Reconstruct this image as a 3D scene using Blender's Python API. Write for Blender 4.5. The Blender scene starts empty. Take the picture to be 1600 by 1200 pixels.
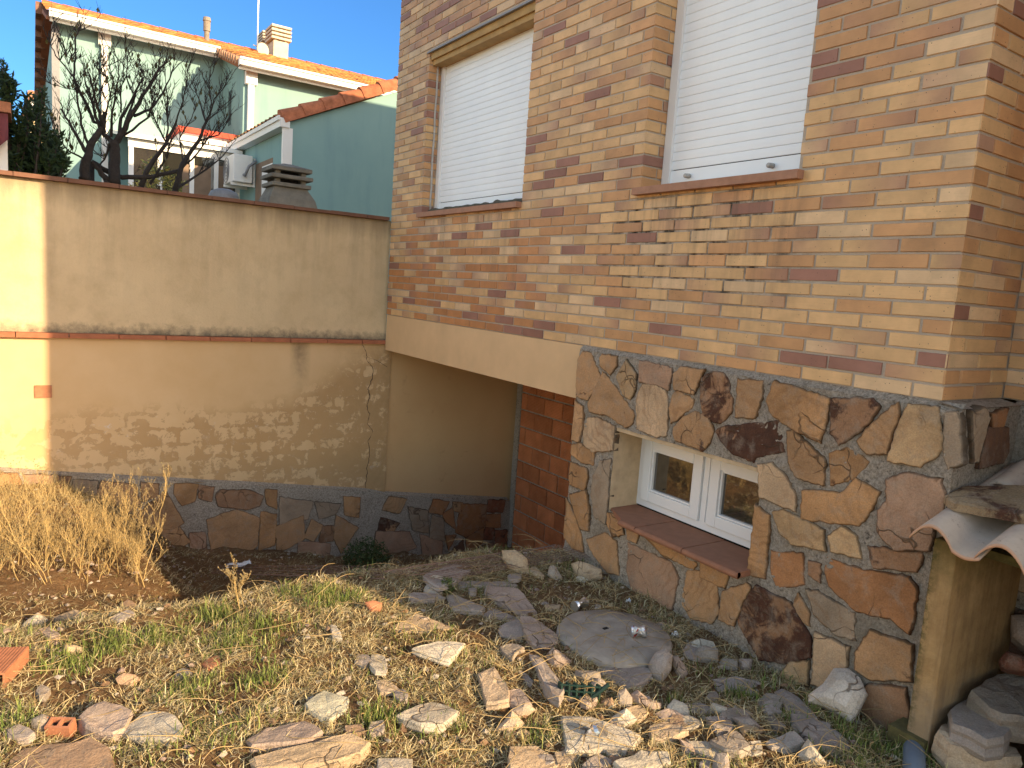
import bpy, math, random
import numpy as np
from mathutils import Vector, Matrix, noise

random.seed(7); rng = np.random.default_rng(7)
S = bpy.context.scene
C = S.collection

# ---------------------------------------------------------------- camera
F_PX = 1144.7
yaw, pit, rol = [math.radians(v) for v in (33.816, -7.199, 3.926)]
_f = np.array([math.sin(yaw)*math.cos(pit), math.cos(yaw)*math.cos(pit), math.sin(pit)])
_r = np.array([math.cos(yaw), -math.sin(yaw), 0.0]); _u = np.cross(_r, _f)
_c, _s = math.cos(rol), math.sin(rol)
RGT = _c*_r + _s*_u; UP = -_s*_r + _c*_u
MC = np.array([RGT, -UP, _f])
cd = bpy.data.cameras.new('camera'); cam = bpy.data.objects.new('camera', cd); C.objects.link(cam)
cd.sensor_width = 36; cd.lens = F_PX/1600*36; cd.clip_start = 0.05; cd.clip_end = 2000
cam.matrix_world = Matrix(((RGT[0], UP[0], -_f[0], 0), (RGT[1], UP[1], -_f[1], 0), (RGT[2], UP[2], -_f[2], 0), (0, 0, 0, 1)))
S.camera = cam

# ---------------------------------------------------------------- light
SUN = Vector((-0.437, 1.0, -0.415)).normalized()      # direction the light travels
W = bpy.data.worlds.new('World'); S.world = W; W.use_nodes = True
wn = W.node_tree.nodes; wl = W.node_tree.links
sky = wn.new('ShaderNodeTexSky'); sky.sky_type = 'NISHITA'; sky.sun_disc = False
sky.sun_elevation = math.asin(-SUN.z); sky.sun_rotation = math.atan2(-SUN.x, -SUN.y)
sky.air_density = 1.0; sky.dust_density = 0.6; sky.ozone_density = 1.6
# clear sky, darkened in the viewed patch; warm tint elsewhere stands in for bounce
wt = wn.new('ShaderNodeTexCoord'); wd_ = wn.new('ShaderNodeVectorMath'); wd_.operation = 'DOT_PRODUCT'; wd_.inputs[1].default_value = Vector((.22, .94, .26)).normalized()
wl.new(wt.outputs['Generated'], wd_.inputs[0]); wr = wn.new('ShaderNodeMapRange'); wr.interpolation_type = 'SMOOTHSTEP'; wl.new(wd_.outputs['Value'], wr.inputs[0]); wr.inputs[1].default_value = .70; wr.inputs[2].default_value = .93
def wmul(col):
    x = wn.new('ShaderNodeMix'); x.data_type = 'RGBA'; x.blend_type = 'MULTIPLY'; x.inputs[0].default_value = 1; wl.new(sky.outputs[0], x.inputs[6]); x.inputs[7].default_value = tuple(col)+(1,); return x.outputs[2]
wm = wn.new('ShaderNodeMix'); wm.data_type = 'RGBA'; wl.new(wr.outputs[0], wm.inputs[0]); wl.new(wmul((1.22, 1.0, .82)), wm.inputs[6]); wl.new(wmul((.175, .36, .57)), wm.inputs[7])
wl.new(wm.outputs[2], wn['Background'].inputs[0]); wn['Background'].inputs[1].default_value = 0.15
sl = bpy.data.lights.new('sun', 'SUN'); sl.energy = 3.8; sl.angle = math.radians(0.5); sl.color = (1.0, 0.74, 0.44)
so = bpy.data.objects.new('sun', sl); C.objects.link(so); so.rotation_euler = SUN.to_track_quat('-Z', 'Y').to_euler()
S.view_settings.view_transform = 'Standard'; S.view_settings.look = 'None'
S.view_settings.exposure = 1.40; S.view_settings.gamma = 1.0
S.render.engine = 'CYCLES'

# ---------------------------------------------------------------- pixel helpers (points on real planes)
def ray(p): return MC.T @ np.array([(p[0]-800)/F_PX, (p[1]-600)/F_PX, 1.0])
def onx(p, a): d = ray(p); return d*(a/d[0])
def ony(p, b): d = ray(p); return d*(b/d[1])
def onz(p, z): d = ray(p); return d*(z/d[2])
def onplane(p, P, N): d = ray(p); return d*(float(np.dot(P, N))/float(np.dot(d, N)))
def zp(o, s, pts): return [(o[0]+s*a, o[1]+s*b) for a, b in pts]

# ---------------------------------------------------------------- tagging
def tag(o, label=None, cat=None, group=None, kind=None):
    if label: o['label'] = label
    if cat: o['category'] = cat
    if group: o['group'] = group
    if kind: o['kind'] = kind
    return o
def empty(name, loc, label, cat, group=None):
    o = bpy.data.objects.new(name, None); C.objects.link(o); o.location = loc; o.empty_display_size = .2
    return tag(o, label, cat, group)

class MB:
    def __init__(s): s.v = []; s.f = []; s.c = []; s.t = []
    def add(s, vs, fs, col=(1, 1, 1, 0), off=None):
        n = len(s.v)
        if off is None: off = (random.uniform(-9, 9), random.uniform(-9, 9), random.uniform(-9, 9))
        for q in vs:
            s.v.append((float(q[0]), float(q[1]), float(q[2]))); s.t.append((q[0]+off[0], q[1]+off[1], q[2]+off[2]))
        if len(vs) and hasattr(col[0], '__len__'): s.c.extend(col)
        else: s.c.extend([col]*len(vs))
        s.f.extend([tuple(n+i for i in f) for f in fs]); return n
    def box(s, a, b, col=(1, 1, 1, 0)):
        x0, x1 = sorted((a[0], b[0])); y0, y1 = sorted((a[1], b[1])); z0, z1 = sorted((a[2], b[2]))
        v = [(x0,y0,z0),(x1,y0,z0),(x1,y1,z0),(x0,y1,z0),(x0,y0,z1),(x1,y0,z1),(x1,y1,z1),(x0,y1,z1)]
        s.add(v, [(0,3,2,1),(4,5,6,7),(0,1,5,4),(1,2,6,5),(2,3,7,6),(3,0,4,7)], col); return s
    def quad(s, a, b, c, d, col=(1, 1, 1, 0)): s.add([a, b, c, d], [(0, 1, 2, 3)], col); return s
    def prism(s, pts, vec, col=(1, 1, 1, 0)):
        n = len(pts); v = [tuple(p) for p in pts]+[tuple(np.array(p)+np.array(vec)) for p in pts]
        s.add(v, [tuple(range(n))[::-1], tuple(range(n, 2*n))]+[(i, (i+1) % n, n+(i+1) % n, n+i) for i in range(n)], col); return s
    def tube(s, path, rad, n=6, col=(1, 1, 1, 0), cap=True):
        P = [Vector(p) for p in path]; m = len(P)
        if not hasattr(rad, '__len__'): rad = [rad]*m
        vs = []; prev = None
        for i, p in enumerate(P):
            d = (P[min(i+1, m-1)]-P[max(i-1, 0)])
            if d.length < 1e-9: d = Vector((0, 0, 1))
            d.normalize()
            a = prev if prev is not None else (Vector((0, 0, 1)) if abs(d.z) < .9 else Vector((1, 0, 0)))
            u = (a - d*a.dot(d)); 
            if u.length < 1e-6: u = d.orthogonal()
            u.normalize(); w = d.cross(u); prev = u
            for k in range(n):
                t = 2*math.pi*k/n; vs.append(tuple(p+(u*math.cos(t)+w*math.sin(t))*rad[i]))
        fs = [(i*n+k, i*n+(k+1) % n, (i+1)*n+(k+1) % n, (i+1)*n+k) for i in range(m-1) for k in range(n)]
        if cap and n > 2: fs += [tuple(range(n))[::-1], tuple(range((m-1)*n, m*n))]
        s.add(vs, fs, col); return s
    def grid(s, fn, us, vs_, col=(1, 1, 1, 0), colfn=None, flip=False):
        nu, nv = len(us), len(vs_); vv = []; cc = []
        for j in range(nv):
            for i in range(nu):
                vv.append(fn(us[i], vs_[j]))
                if colfn: cc.append(colfn(us[i], vs_[j]))
        fs = []
        for j in range(nv-1):
            for i in range(nu-1):
                a = j*nu+i; q = (a, a+1, a+nu+1, a+nu); fs.append(q[::-1] if flip else q)
        s.add(vv, fs, cc if colfn else col, (0, 0, 0)); return s
    def build(s, name, mat, parent=None, smooth=False):
        me = bpy.data.meshes.new(name); me.from_pydata(s.v, [], s.f)
        ca = me.color_attributes.new('Col', 'FLOAT_COLOR', 'POINT')
        ca.data.foreach_set('color', np.array([tuple(c)+(0,)*(4-len(c)) for c in s.c], dtype=np.float32).ravel())
        ta = me.attributes.new('tc', 'FLOAT_VECTOR', 'POINT'); ta.data.foreach_set('vector', np.array(s.t, dtype=np.float32).ravel())
        me.materials.append(mat)
        if smooth: me.polygons.foreach_set('use_smooth', [True]*len(me.polygons))
        me.update()
        o = bpy.data.objects.new(name, me); C.objects.link(o)
        if parent is not None:
            o.parent = parent
            if parent.type == 'EMPTY': o.matrix_parent_inverse = Matrix.Translation(parent.location).inverted()
        return o

# ---------------------------------------------------------------- material helpers
class NT:
    def __init__(s, name, rough=.85, spec=.3):
        s.m = bpy.data.materials.new(name); s.m.use_nodes = True; s.t = s.m.node_tree; s.b = s.t.nodes['Principled BSDF']
        s.b.inputs['Roughness'].default_value = rough; s.b.inputs['Specular IOR Level'].default_value = spec
    def n(s, ty, **k):
        x = s.t.nodes.new(ty)
        for a, b in k.items(): setattr(x, a, b)
        return x
    def L(s, a, b): s.t.links.new(a, b)
    def set(s, node, key, val):
        if hasattr(val, 'is_linked') or hasattr(val, 'links'): s.L(val, node.inputs[key])
        else:
            if node.inputs[key].type == 'RGBA' and len(val) == 3: val = tuple(val)+(1,)
            node.inputs[key].default_value = val
    def attr(s, nm, out='Color'): x = s.n('ShaderNodeAttribute'); x.attribute_name = nm; return x.outputs[out]
    def pos(s): return s.n('ShaderNodeNewGeometry').outputs['Position']
    def mapv(s, v, sc=(1, 1, 1), loc=(0, 0, 0)):
        x = s.n('ShaderNodeMapping'); s.L(v, x.inputs[0]); x.inputs['Scale'].default_value = sc; x.inputs['Location'].default_value = loc; return x.outputs[0]
    def noise(s, v, scale, detail=5, rough=.6, dist=0):
        x = s.n('ShaderNodeTexNoise'); s.L(v, x.inputs['Vector']); x.inputs['Scale'].default_value = scale
        x.inputs['Detail'].default_value = detail; x.inputs['Roughness'].default_value = rough; x.inputs['Distortion'].default_value = dist
        return x.outputs['Fac']
    def vor(s, v, scale, feature='F1', out='Distance'):
        x = s.n('ShaderNodeTexVoronoi', feature=feature); s.L(v, x.inputs['Vector']); x.inputs['Scale'].default_value = scale; return x.outputs[out]
    def ramp(s, f, lo, hi, a=0., b=1.):
        x = s.n('ShaderNodeMapRange'); s.L(f, x.inputs[0])
        for i, q in enumerate((lo, hi, a, b)): s.set(x, i+1, q)
        return x.outputs[0]
    def math(s, op, a, b=0., c=None):
        x = s.n('ShaderNodeMath', operation=op); s.set(x, 0, a); s.set(x, 1, b)
        if c is not None: s.set(x, 2, c)
        return x.outputs[0]
    def mix(s, f, a, b, mode='MIX'):
        x = s.n('ShaderNodeMix', data_type='RGBA', blend_type=mode); s.set(x, 0, f); s.set(x, 6, a); s.set(x, 7, b); return x.outputs[2]
    def sep(s, v): x = s.n('ShaderNodeSeparateXYZ'); s.L(v, x.inputs[0]); return x.outputs
    def bump(s, h, st=.5, d=.01, nrm=None):
        x = s.n('ShaderNodeBump'); s.L(h, x.inputs['Height']); x.inputs['Strength'].default_value = st; x.inputs['Distance'].default_value = d
        if nrm is not None: s.L(nrm, x.inputs['Normal'])
        return x.outputs[0]
    def out(s, col, nrm=None):
        s.set(s.b, 'Base Color', col)
        if nrm is not None: s.L(nrm, s.b.inputs['Normal'])
        return s.m

def simple(name, col, rough=.6, var=.12, scale=12, bump=.15, metal=0, spec=.4):
    N = NT(name, rough, spec); N.b.inputs['Metallic'].default_value = metal
    p = N.pos(); f = N.noise(p, scale, 5)
    c = N.mix(f, tuple(v*(1-var*1.6) for v in col), tuple(min(1, v*(1+var*1.6)) for v in col))
    return N.out(c, N.bump(N.noise(p, scale*4, 4), bump, .003))

def m_attr(name, rough=.85, var=.25, scale=18, bump=.4, bd=.004, spec=.25, fine=90):
    N = NT(name, rough, spec); tc = N.attr('tc'); col = N.attr('Col')
    f = N.noise(tc, scale, 6, .65); k = N.ramp(f, .3, .7, 1-var, 1+var)
    c = N.mix(1., col, N_comb(N, k), 'MULTIPLY')
    return N.out(c, N.bump(N.noise(tc, fine, 4), bump, bd))
def N_comb(N, k):
    x = N.n('ShaderNodeCombineColor'); 
    for i in range(3): N.L(k, x.inputs[i])
    return x.outputs[0]

def m_brick():
    N = NT('facing_brick', .62, .35); tc = N.attr('tc'); col = N.attr('Col')
    a = N.noise(tc, 7, 5, .6); k = N.ramp(a, .25, .75, .80, 1.18)
    c = N.mix(1., col, N_comb(N, k), 'MULTIPLY')
    hz = N.noise(N.mapv(tc, (4, 4, 60)), 4, 3); c = N.mix(N.ramp(hz, .5, .8, 0, .16), c, (.30, .13, .08))
    pits = N.math('LESS_THAN', N.vor(tc, 55), .11); sel = N.math('GREATER_THAN', N.noise(tc, 25, 2), .52)
    pm = N.math('MULTIPLY', pits, sel); c = N.mix(N.math('MULTIPLY', pm, .8), c, (.06, .045, .035))
    dirt = N.ramp(N.noise(N.pos(), 2.2, 7, .7), .58, .75, 0, .35); c = N.mix(dirt, c, (.16, .11, .07))
    s = N.sep(N.pos()); run = N.ramp(N.noise(N.mapv(N.pos(), (1, 1, .08)), 14, 4, .7), .48, .66, 0, 1); zr = N.math('MULTIPLY', N.ramp(s[2], -.25, .56, .1, 1), N.ramp(s[2], .57, .60, 1, 0))
    w1 = N.math('MULTIPLY', N.ramp(s[1], 1.98, 2.1, 0, 1), N.ramp(s[1], 3.05, 3.2, 1, 0)); w2 = N.math('MULTIPLY', N.ramp(s[1], 4.1, 4.25, 0, 1), N.ramp(s[1], 5.7, 5.85, 1, 0))
    c = N.mix(N.math('MULTIPLY', N.math('MULTIPLY', run, zr), N.math('MULTIPLY', N.math('ADD', w1, w2), .42)), c, (.12, .085, .06))
    h = N.math('SUBTRACT', N.noise(tc, 120, 3), N.math('MULTIPLY', pm, .6))
    return N.out(c, N.bump(h, .3, .002))
def m_mortar(name, a, b, dirtc, under=None):
    N = NT(name, .95, .15); p = N.pos()
    f = N.noise(p, 140, 5, .75); g = N.noise(p, 3, 5, .6)
    c = N.mix(f, a, b); c = N.mix(N.ramp(g, .45, .75, 0, .7), c, dirtc)
    if under:   # mould that grows in the joints under the window sills
        s = N.sep(p)
        mm = N.math('MULTIPLY', N.ramp(s[2], -.1, .1, 0, 1), N.ramp(s[2], .5, .62, 1, 0))
        mm = N.math('MULTIPLY', mm, N.math('MULTIPLY', N.ramp(s[1], 1.9, 2.2, 0, 1), N.ramp(s[1], 3.1, 3.6, 1, 0)))
        mm = N.math('MULTIPLY', mm, N.ramp(N.noise(p, 9, 6, .7), .42, .62, 0, 1))
        c = N.mix(mm, c, (.035, .033, .028))
    return N.out(c, N.bump(f, .9, .006))

def m_rough():
    N = NT('rough_mortar', .97, .1); p = N.pos()
    f = N.noise(p, 75, 6, .85); g = N.noise(p, 3, 5, .6); v = N.vor(p, 130)
    c = N.mix(N.ramp(f, .34, .66, 0, 1), (.21, .175, .135), (.72, .62, .50)); c = N.mix(N.ramp(v, .05, .25, .55, 0), c, (.62, .56, .47))
    c = N.mix(N.ramp(N.noise(p, 38, 5, .8), .56, .68, 0, .85), c, (.055, .045, .035)); c = N.mix(N.ramp(g, .5, .72, 0, .55), c, (.24, .20, .14))
    return N.out(c, N.bump(N.math('ADD', N.math('MULTIPLY', f, 1.5), N.noise(p, 22, 5, .7)), 1., .012))
def m_stone(name='flagstone', bands=.34, rough=.8):
    N = NT(name, rough, .28); tc = N.attr('tc'); col = N.attr('Col'); st = N.attr('Col', 'Alpha')
    big = N.noise(tc, 3.5, 6, .6, .4); k = N.ramp(big, .3, .72, .68, 1.25)
    c = N.mix(1., col, N_comb(N, k), 'MULTIPLY')
    w = N.n('ShaderNodeTexWave', wave_type='RINGS', rings_direction='SPHERICAL'); 
    x = N.n('ShaderNodeVectorMath', operation='ADD'); N.L(tc, x.inputs[0])
    nz = N.n('ShaderNodeTexNoise'); N.L(tc, nz.inputs['Vector']); nz.inputs['Scale'].default_value = 4; nz.inputs['Detail'].default_value = 3
    sc = N.n('ShaderNodeVectorMath', operation='SCALE'); N.L(nz.outputs['Color'], sc.inputs[0]); sc.inputs['Scale'].default_value = .35; N.L(sc.outputs[0], x.inputs[1])
    N.L(x.outputs[0], w.inputs['Vector']); w.inputs['Scale'].default_value = 7; w.inputs['Distortion'].default_value = 3; w.inputs['Detail'].default_value = 3
    sel = N.ramp(N.noise(tc, 1.1, 2), .42, .6, 0, bands)
    c = N.mix(N.math('MULTIPLY', N.ramp(w.outputs['Fac'], .62, .92, 0, 1), sel), c, (.24, .115, .045))
    rust = N.ramp(N.noise(tc, 5, 6, .7, .6), .56, .68, 0, .55*bands); c = N.mix(rust, c, (.27, .105, .035))
    e = N.math('ADD', N.noise(tc, 6, 7, .68, .5), N.math('MULTIPLY', st, .31))
    gate = N.math('GREATER_THAN', st, .02)
    dk = N.math('MULTIPLY', N.ramp(e, .66, .73, 0, .95), gate); dcol = N.mix(N.noise(tc, 22, 5), (.012, .007, .008), (.13, .05, .025))
    c = N.mix(dk, c, dcol)
    c = N.mix(N.ramp(N.noise(tc, 13, 7, .75, .4), .5, .68, 0, .45), c, (.36, .30, .23)); c = N.mix(N.ramp(N.noise(tc, 17, 7, .8), .60, .70, 0, .5), c, (.17, .10, .055))
    xc = N.n('ShaderNodeVectorMath', operation='ADD'); N.L(tc, xc.inputs[0]); N.L(sc.outputs[0], xc.inputs[1])
    ck = N.vor(xc.outputs[0], 5.5, 'DISTANCE_TO_EDGE'); ckm = N.math('MULTIPLY', N.ramp(ck, .006, .022, 1, 0), N.ramp(N.noise(tc, 3, 3), .52, .60, 0, .75)); c = N.mix(ckm, c, (.09, .055, .03))
    sp = N.ramp(N.noise(tc, 160, 3, .7), .35, .7, .82, 1.15); c = N.mix(1., c, N_comb(N, sp), 'MULTIPLY')
    h = N.math('ADD', N.math('MULTIPLY', N.noise(tc, 9, 8, .72), 2.2), N.math('MULTIPLY', N.noise(tc, 110, 3), .35)); h = N.math('SUBTRACT', h, ckm)
    return N.out(c, N.bump(h, .75, .012))

def m_upper_wall():
    N = NT('weathered_render', .95, .15); p = N.pos(); s = N.sep(p)
    c = N.mix(N.ramp(N.noise(p, 1.3, 6, .6), .3, .7, 0, 1), (.56, .425, .255), (.67, .53, .335))
    c = N.mix(N.ramp(N.noise(p, 5, 7, .7), .45, .7, 0, .35), c, (.36, .27, .15))
    pv = N.mapv(p, (1, 1, .10)); st = N.ramp(N.noise(pv, 4.5, 6, .68), .46, .66, 0, 1)
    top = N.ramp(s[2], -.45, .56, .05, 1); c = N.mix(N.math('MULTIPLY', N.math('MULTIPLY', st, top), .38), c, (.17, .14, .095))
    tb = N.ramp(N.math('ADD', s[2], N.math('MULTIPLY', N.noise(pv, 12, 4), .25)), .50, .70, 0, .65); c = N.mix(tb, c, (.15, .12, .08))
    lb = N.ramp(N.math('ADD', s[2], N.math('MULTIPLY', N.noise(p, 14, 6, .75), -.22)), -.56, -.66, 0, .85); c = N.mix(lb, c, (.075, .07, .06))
    h = N.noise(p, 60, 6, .7)
    return N.out(c, N.bump(N.math('ADD', h, N.noise(p, 6, 4)), .35, .01))
def m_lower_wall(rec=False):
    N = NT('peeling_ochre_paint', .92, .15); p = N.pos(); s = N.sep(p)
    c = N.mix(N.ramp(N.noise(p, 2.0, 5, .6), .3, .7, 0, 1), (.60, .405, .21), (.67, .475, .27))
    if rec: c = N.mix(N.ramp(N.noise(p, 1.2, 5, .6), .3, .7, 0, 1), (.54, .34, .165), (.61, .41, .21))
    nz = N.noise(p, 7, 8, .72, .3); nb = N.noise(p, 2.2, 4, .6)
    # block courses telegraphing through the paint
    bt = N.n('ShaderNodeTexBrick'); mp = N.n('ShaderNodeCombineXYZ')
    dx = N.math('MULTIPLY', N.math('SUBTRACT', N.noise(p, 5, 5, .7), .5), .10)
    N.L(N.math('ADD', s[0], dx), mp.inputs[0]); N.L(N.math('ADD', s[2], dx), mp.inputs[1])
    N.L(mp.outputs[0], bt.inputs['Vector']); bt.inputs['Scale'].default_value = 1; bt.inputs['Brick Width'].default_value = .26
    bt.inputs['Row Height'].default_value = .13; bt.inputs['Mortar Size'].default_value = .022; bt.inputs['Mortar Smooth'].default_value = .6
    joint = bt.outputs['Fac']
    if not rec:
        lim = N.ramp(s[0], 1.7, 2.9, -1.13, -.55)             # upper limit of the damp
        zone = N.ramp(N.math('SUBTRACT', lim, N.math('SUBTRACT', s[2], N.math('MULTIPLY', N.math('SUBTRACT', nb, .5), .35))), -.04, .14, 0, 1)
        left = N.ramp(s[0], -.2, .9, .55, 1); zone = N.math('MULTIPLY', zone, left)
        v = N.math('ADD', N.math('ADD', nz, N.math('MULTIPLY', joint, .075)), N.ramp(s[0], 1.2, 2.9, -.02, .07))
        peel = N.math('MULTIPLY', N.ramp(v, .52, .545, 0, 1), zone)
        c = N.mix(N.math('MULTIPLY', peel, .72), c, N.mix(N.noise(p, 12, 4), (.39, .235, .10), (.47, .295, .135)))
        edge = N.math('MULTIPLY', N.math('MULTIPLY', N.ramp(v, .50, .52, 0, 1), N.ramp(v, .52, .54, 1, 0)), zone)
        c = N.mix(N.math('MULTIPLY', edge, .5), c, (.22, .12, .05))
        salt = N.math('MULTIPLY', N.ramp(N.noise(N.mapv(p, (1, 1, 1), (5, 0, 3)), 9, 8, .8), .60, .66, 0, .8), zone)
        c = N.mix(N.math('MULTIPLY', salt, N.ramp(nb, .45, .6, 0, 1)), c, (.62, .56, .50))
        dmp = N.ramp(s[0], 2.1, 2.9, 0, .45); c = N.mix(N.math('MULTIPLY', dmp, N.ramp(nz, .35, .6, 0, 1)), c, (.31, .20, .095))
        dr = N.math('MULTIPLY', N.ramp(N.math('ABSOLUTE', N.math('SUBTRACT', s[0], 2.02)), .02, .10, 1, 0), N.ramp(s[2], -1.05, -.6, 0, .8))
        c = N.mix(N.math('MULTIPLY', dr, N.ramp(nz, .35, .6, .3, 1)), c, (.13, .10, .065))
    else:
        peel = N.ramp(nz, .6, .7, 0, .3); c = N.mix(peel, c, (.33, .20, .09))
    h = N.math('SUBTRACT', N.math('MULTIPLY', N.noise(p, 70, 5, .7), .35), peel)
    return N.out(c, N.bump(h, .4, .006))
def m_clay():
    N = NT('pale_clay_tile', .9, .2); p = N.pos()
    c = N.mix(N.ramp(N.noise(p, 12, 6, .7), .3, .7, 0, 1), (.43, .34, .265), (.53, .42, .325)); c = N.mix(N.ramp(N.noise(p, 34, 6, .8), .6, .7, 0, .7), c, (.13, .11, .09))
    c = N.mix(N.math('LESS_THAN', N.sep(p)[0], 2.6045), c, (.56, .34, .22))
    return N.out(c, N.bump(N.noise(p, 90, 5, .7), .4, .003))
def m_moss():
    N = NT('mossy_render', .95, .15); p = N.pos(); s = N.sep(p)
    c = N.mix(N.ramp(N.noise(p, 9, 6, .65), .3, .7, 0, 1), (.30, .185, .08), (.48, .315, .145))
    pv = N.mapv(p, (1, 1, .12)); st = N.ramp(N.noise(pv, 22, 5, .7), .45, .68, 0, .5); c = N.mix(st, c, (.15, .095, .05))
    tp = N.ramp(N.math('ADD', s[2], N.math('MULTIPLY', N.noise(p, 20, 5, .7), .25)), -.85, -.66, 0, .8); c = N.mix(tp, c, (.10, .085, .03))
    bt = N.ramp(N.math('ADD', s[2], N.math('MULTIPLY', N.noise(p, 12, 5, .7), .3)), -1.28, -1.12, .5, 0); c = N.mix(bt, c, (.22, .19, .15))
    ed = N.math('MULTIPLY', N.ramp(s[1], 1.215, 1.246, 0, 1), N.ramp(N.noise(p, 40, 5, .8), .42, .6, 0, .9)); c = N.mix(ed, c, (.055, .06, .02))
    return N.out(c, N.bump(N.math('ADD', N.noise(p, 60, 6, .7), N.noise(p, 14, 4)), .7, .006))
def m_ground():
    N = NT('soil', .98, .1); p = N.pos()
    a = N.noise(p, 2.2, 8, .7); c = N.mix(N.ramp(a, .3, .7, 0, 1), (.155, .088, .045), (.36, .215, .105))
    c = N.mix(N.ramp(N.noise(p, 26, 8, .8), .5, .72, 0, .75), c, (.36, .27, .16))
    c = N.mix(N.ramp(N.noise(p, 70, 5, .8), .55, .7, 0, .6), c, (.055, .035, .02))
    h = N.math('ADD', N.math('MULTIPLY', N.noise(p, 16, 8, .8), 2.), N.noise(p, 90, 5, .8))
    return N.out(c, N.bump(h, 1., .03))
def m_leaf(name, trans=.25, rough=.7):
    N = NT(name, rough, .25); col = N.attr('Col'); N.set(N.b, 'Base Color', col)
    t = N.n('ShaderNodeBsdfTranslucent'); N.L(col, t.inputs[0]); mx = N.n('ShaderNodeMixShader'); mx.inputs[0].default_value = trans
    o = N.t.nodes['Material Output']; N.L(N.b.outputs[0], mx.inputs[1]); N.L(t.outputs[0], mx.inputs[2]); N.L(mx.outputs[0], o.inputs[0]); return N.m
def m_infill():
    N = NT('hollow_red_brick', .9, .2); p = N.pos(); tc = N.attr('tc'); col = N.attr('Col'); s = N.sep(p)
    c = N.mix(N.ramp(N.noise(tc, 6, 6, .65), .3, .7, 0, .5), col, (.20, .055, .02)); 
    c = N.mix(N.ramp(N.noise(tc, 30, 5, .7), .6, .75, 0, .4), c, (.5, .4, .32))
    w = N.math('SINE', N.math('MULTIPLY', s[2], 420.)); return N.out(c, N.bump(w, .5, .004))
def m_glass():
    N = NT('window_glass', .03, 1.0); N.b.inputs['IOR'].default_value = 1.9; p = N.pos()
    return N.out((.02, .02, .016), N.bump(N.noise(p, 3, 2), .02, .01))
def m_house():
    N = NT('pale_green_render', .95, .12); p = N.pos()
    c = N.mix(N.ramp(N.noise(p, 1.2, 5), .3, .7, 0, 1), (.225, .365, .365), (.26, .41, .395))
    c = N.mix(N.ramp(N.noise(N.mapv(p, (1, 1, .15)), 3, 5, .6), .50, .72, 0, .5), c, (.165, .275, .305))
    return N.out(c, N.bump(N.noise(p, 120, 3), .15, .004))

M = dict(
 brick=m_brick(), mortar=m_mortar('brick_mortar', (.36, .30, .235), (.62, .53, .43), (.42, .34, .26), True),
 pmortar=m_rough(),
 stone=m_stone(), rock=m_stone('rubble_stone', .12, .9), upper=m_upper_wall(), lower=m_lower_wall(), recess=m_lower_wall(True),
 ground=m_ground(), grass=m_leaf('grass_blades'), straw=m_leaf('dry_straw', .15), leaf=m_leaf('shrub_leaf', .2, .45),
 infill=m_infill(), glass=m_glass(), green=m_house(),
 beam=simple('beam_render', (.68, .46, .25), .92, .13, 3, .5), terra=simple('terracotta_tile', (.30, .135, .075), .75, .2, 20),
 ledge=simple('red_clay_ledge', (.36, .13, .065), .85, .3, 14, .4), cap=simple('dark_clay_cap', (.17, .085, .055), .9, .3, 10, .4),
 pvc=simple('white_pvc', (.80, .80, .79), .35, .03, 8, .05), shut=simple('white_shutter', (.86, .90, .95), .45, .06, 3, .08),
 tile=m_attr('roof_tile', .85, .35, 9, .5), claypale=m_clay(),
 sillt=simple('sill_brick', (.36, .19, .12), .8, .2, 18), plaster=simple('jamb_plaster', (.52, .39, .24), .95, .25, 14, .5),
 conc=simple('old_concrete', (.22, .195, .16), .95, .35, 9, .8), disc=simple('grey_cement', (.36, .31, .25), .95, .35, 14, .8),
 white=simple('white_paint', (.80, .79, .76), .5, .04, 6, .08), grey=simple('grey_metal', (.22, .22, .23), .5, .2, 30, .2),
 cable=simple('grey_conduit', (.45, .43, .40), .6, .2, 30), dark=simple('dark_void', (.012, .011, .01), .9, .1, 5), foam=simple('mouldy_foam', (.09, .08, .06), .95, .5, 25, 1.),
 bark=simple('dark_bark', (.038, .031, .028), .95, .4, 40, .9), body=simple('plain_brick', (.38, .24, .12), .9, .15, 6), roofc=simple('roof_slab', (.30, .12, .06), .9, .2, 8),
 moss=m_moss(), mould=simple('mossy_block', (.10, .085, .03), .95, .5, 30, .9),
 rust=simple('rusty_wire', (.16, .10, .075), .9, .3, 40), can=simple('crushed_aluminium', (.72, .72, .72), .28, .1, 30, .1, .9), red=simple('red_print', (.45, .04, .03), .4, .2, 20, .1),
 plas=simple('dark_green_plastic', (.012, .035, .028), .45, .2, 20), plas2=simple('white_plastic', (.72, .74, .76), .4, .05, 20), maroon=simple('maroon_cloth', (.16, .045, .055), .9, .2, 12, .3),
 pipe=simple('grey_pipe', (.12, .15, .19), .5, .2, 14), cream=simple('cream_render', (.66, .58, .36), .9, .05, 3), redp=simple('red_roof_edge', (.55, .07, .035), .7, .15, 8),
 curtain=simple('brown_blind', (.22, .15, .10), .8, .3, 5), soffit=simple('weathered_timber', (.42, .27, .11), .85, .3, 9, .5), steel=simple('steel', (.45, .45, .46), .4, .1, 20, .1, .6),
 redfr=simple('broken_red_brick', (.37, .155, .08), .9, .25, 30, .7), crack=simple('crack_shadow_gap', (.07, .045, .03), 1, .3, 20),
)

def m_canred():
    N = NT('printed_can', .3, .5); N.b.inputs['Metallic'].default_value = .6; p = N.pos()
    return N.out(N.mix(N.math('GREATER_THAN', N.noise(p, 28, 2), .56), (.66, .65, .63), (.42, .05, .03)), N.bump(N.noise(p, 60, 3), .5, .004))
M['canred'] = m_canred()
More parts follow.
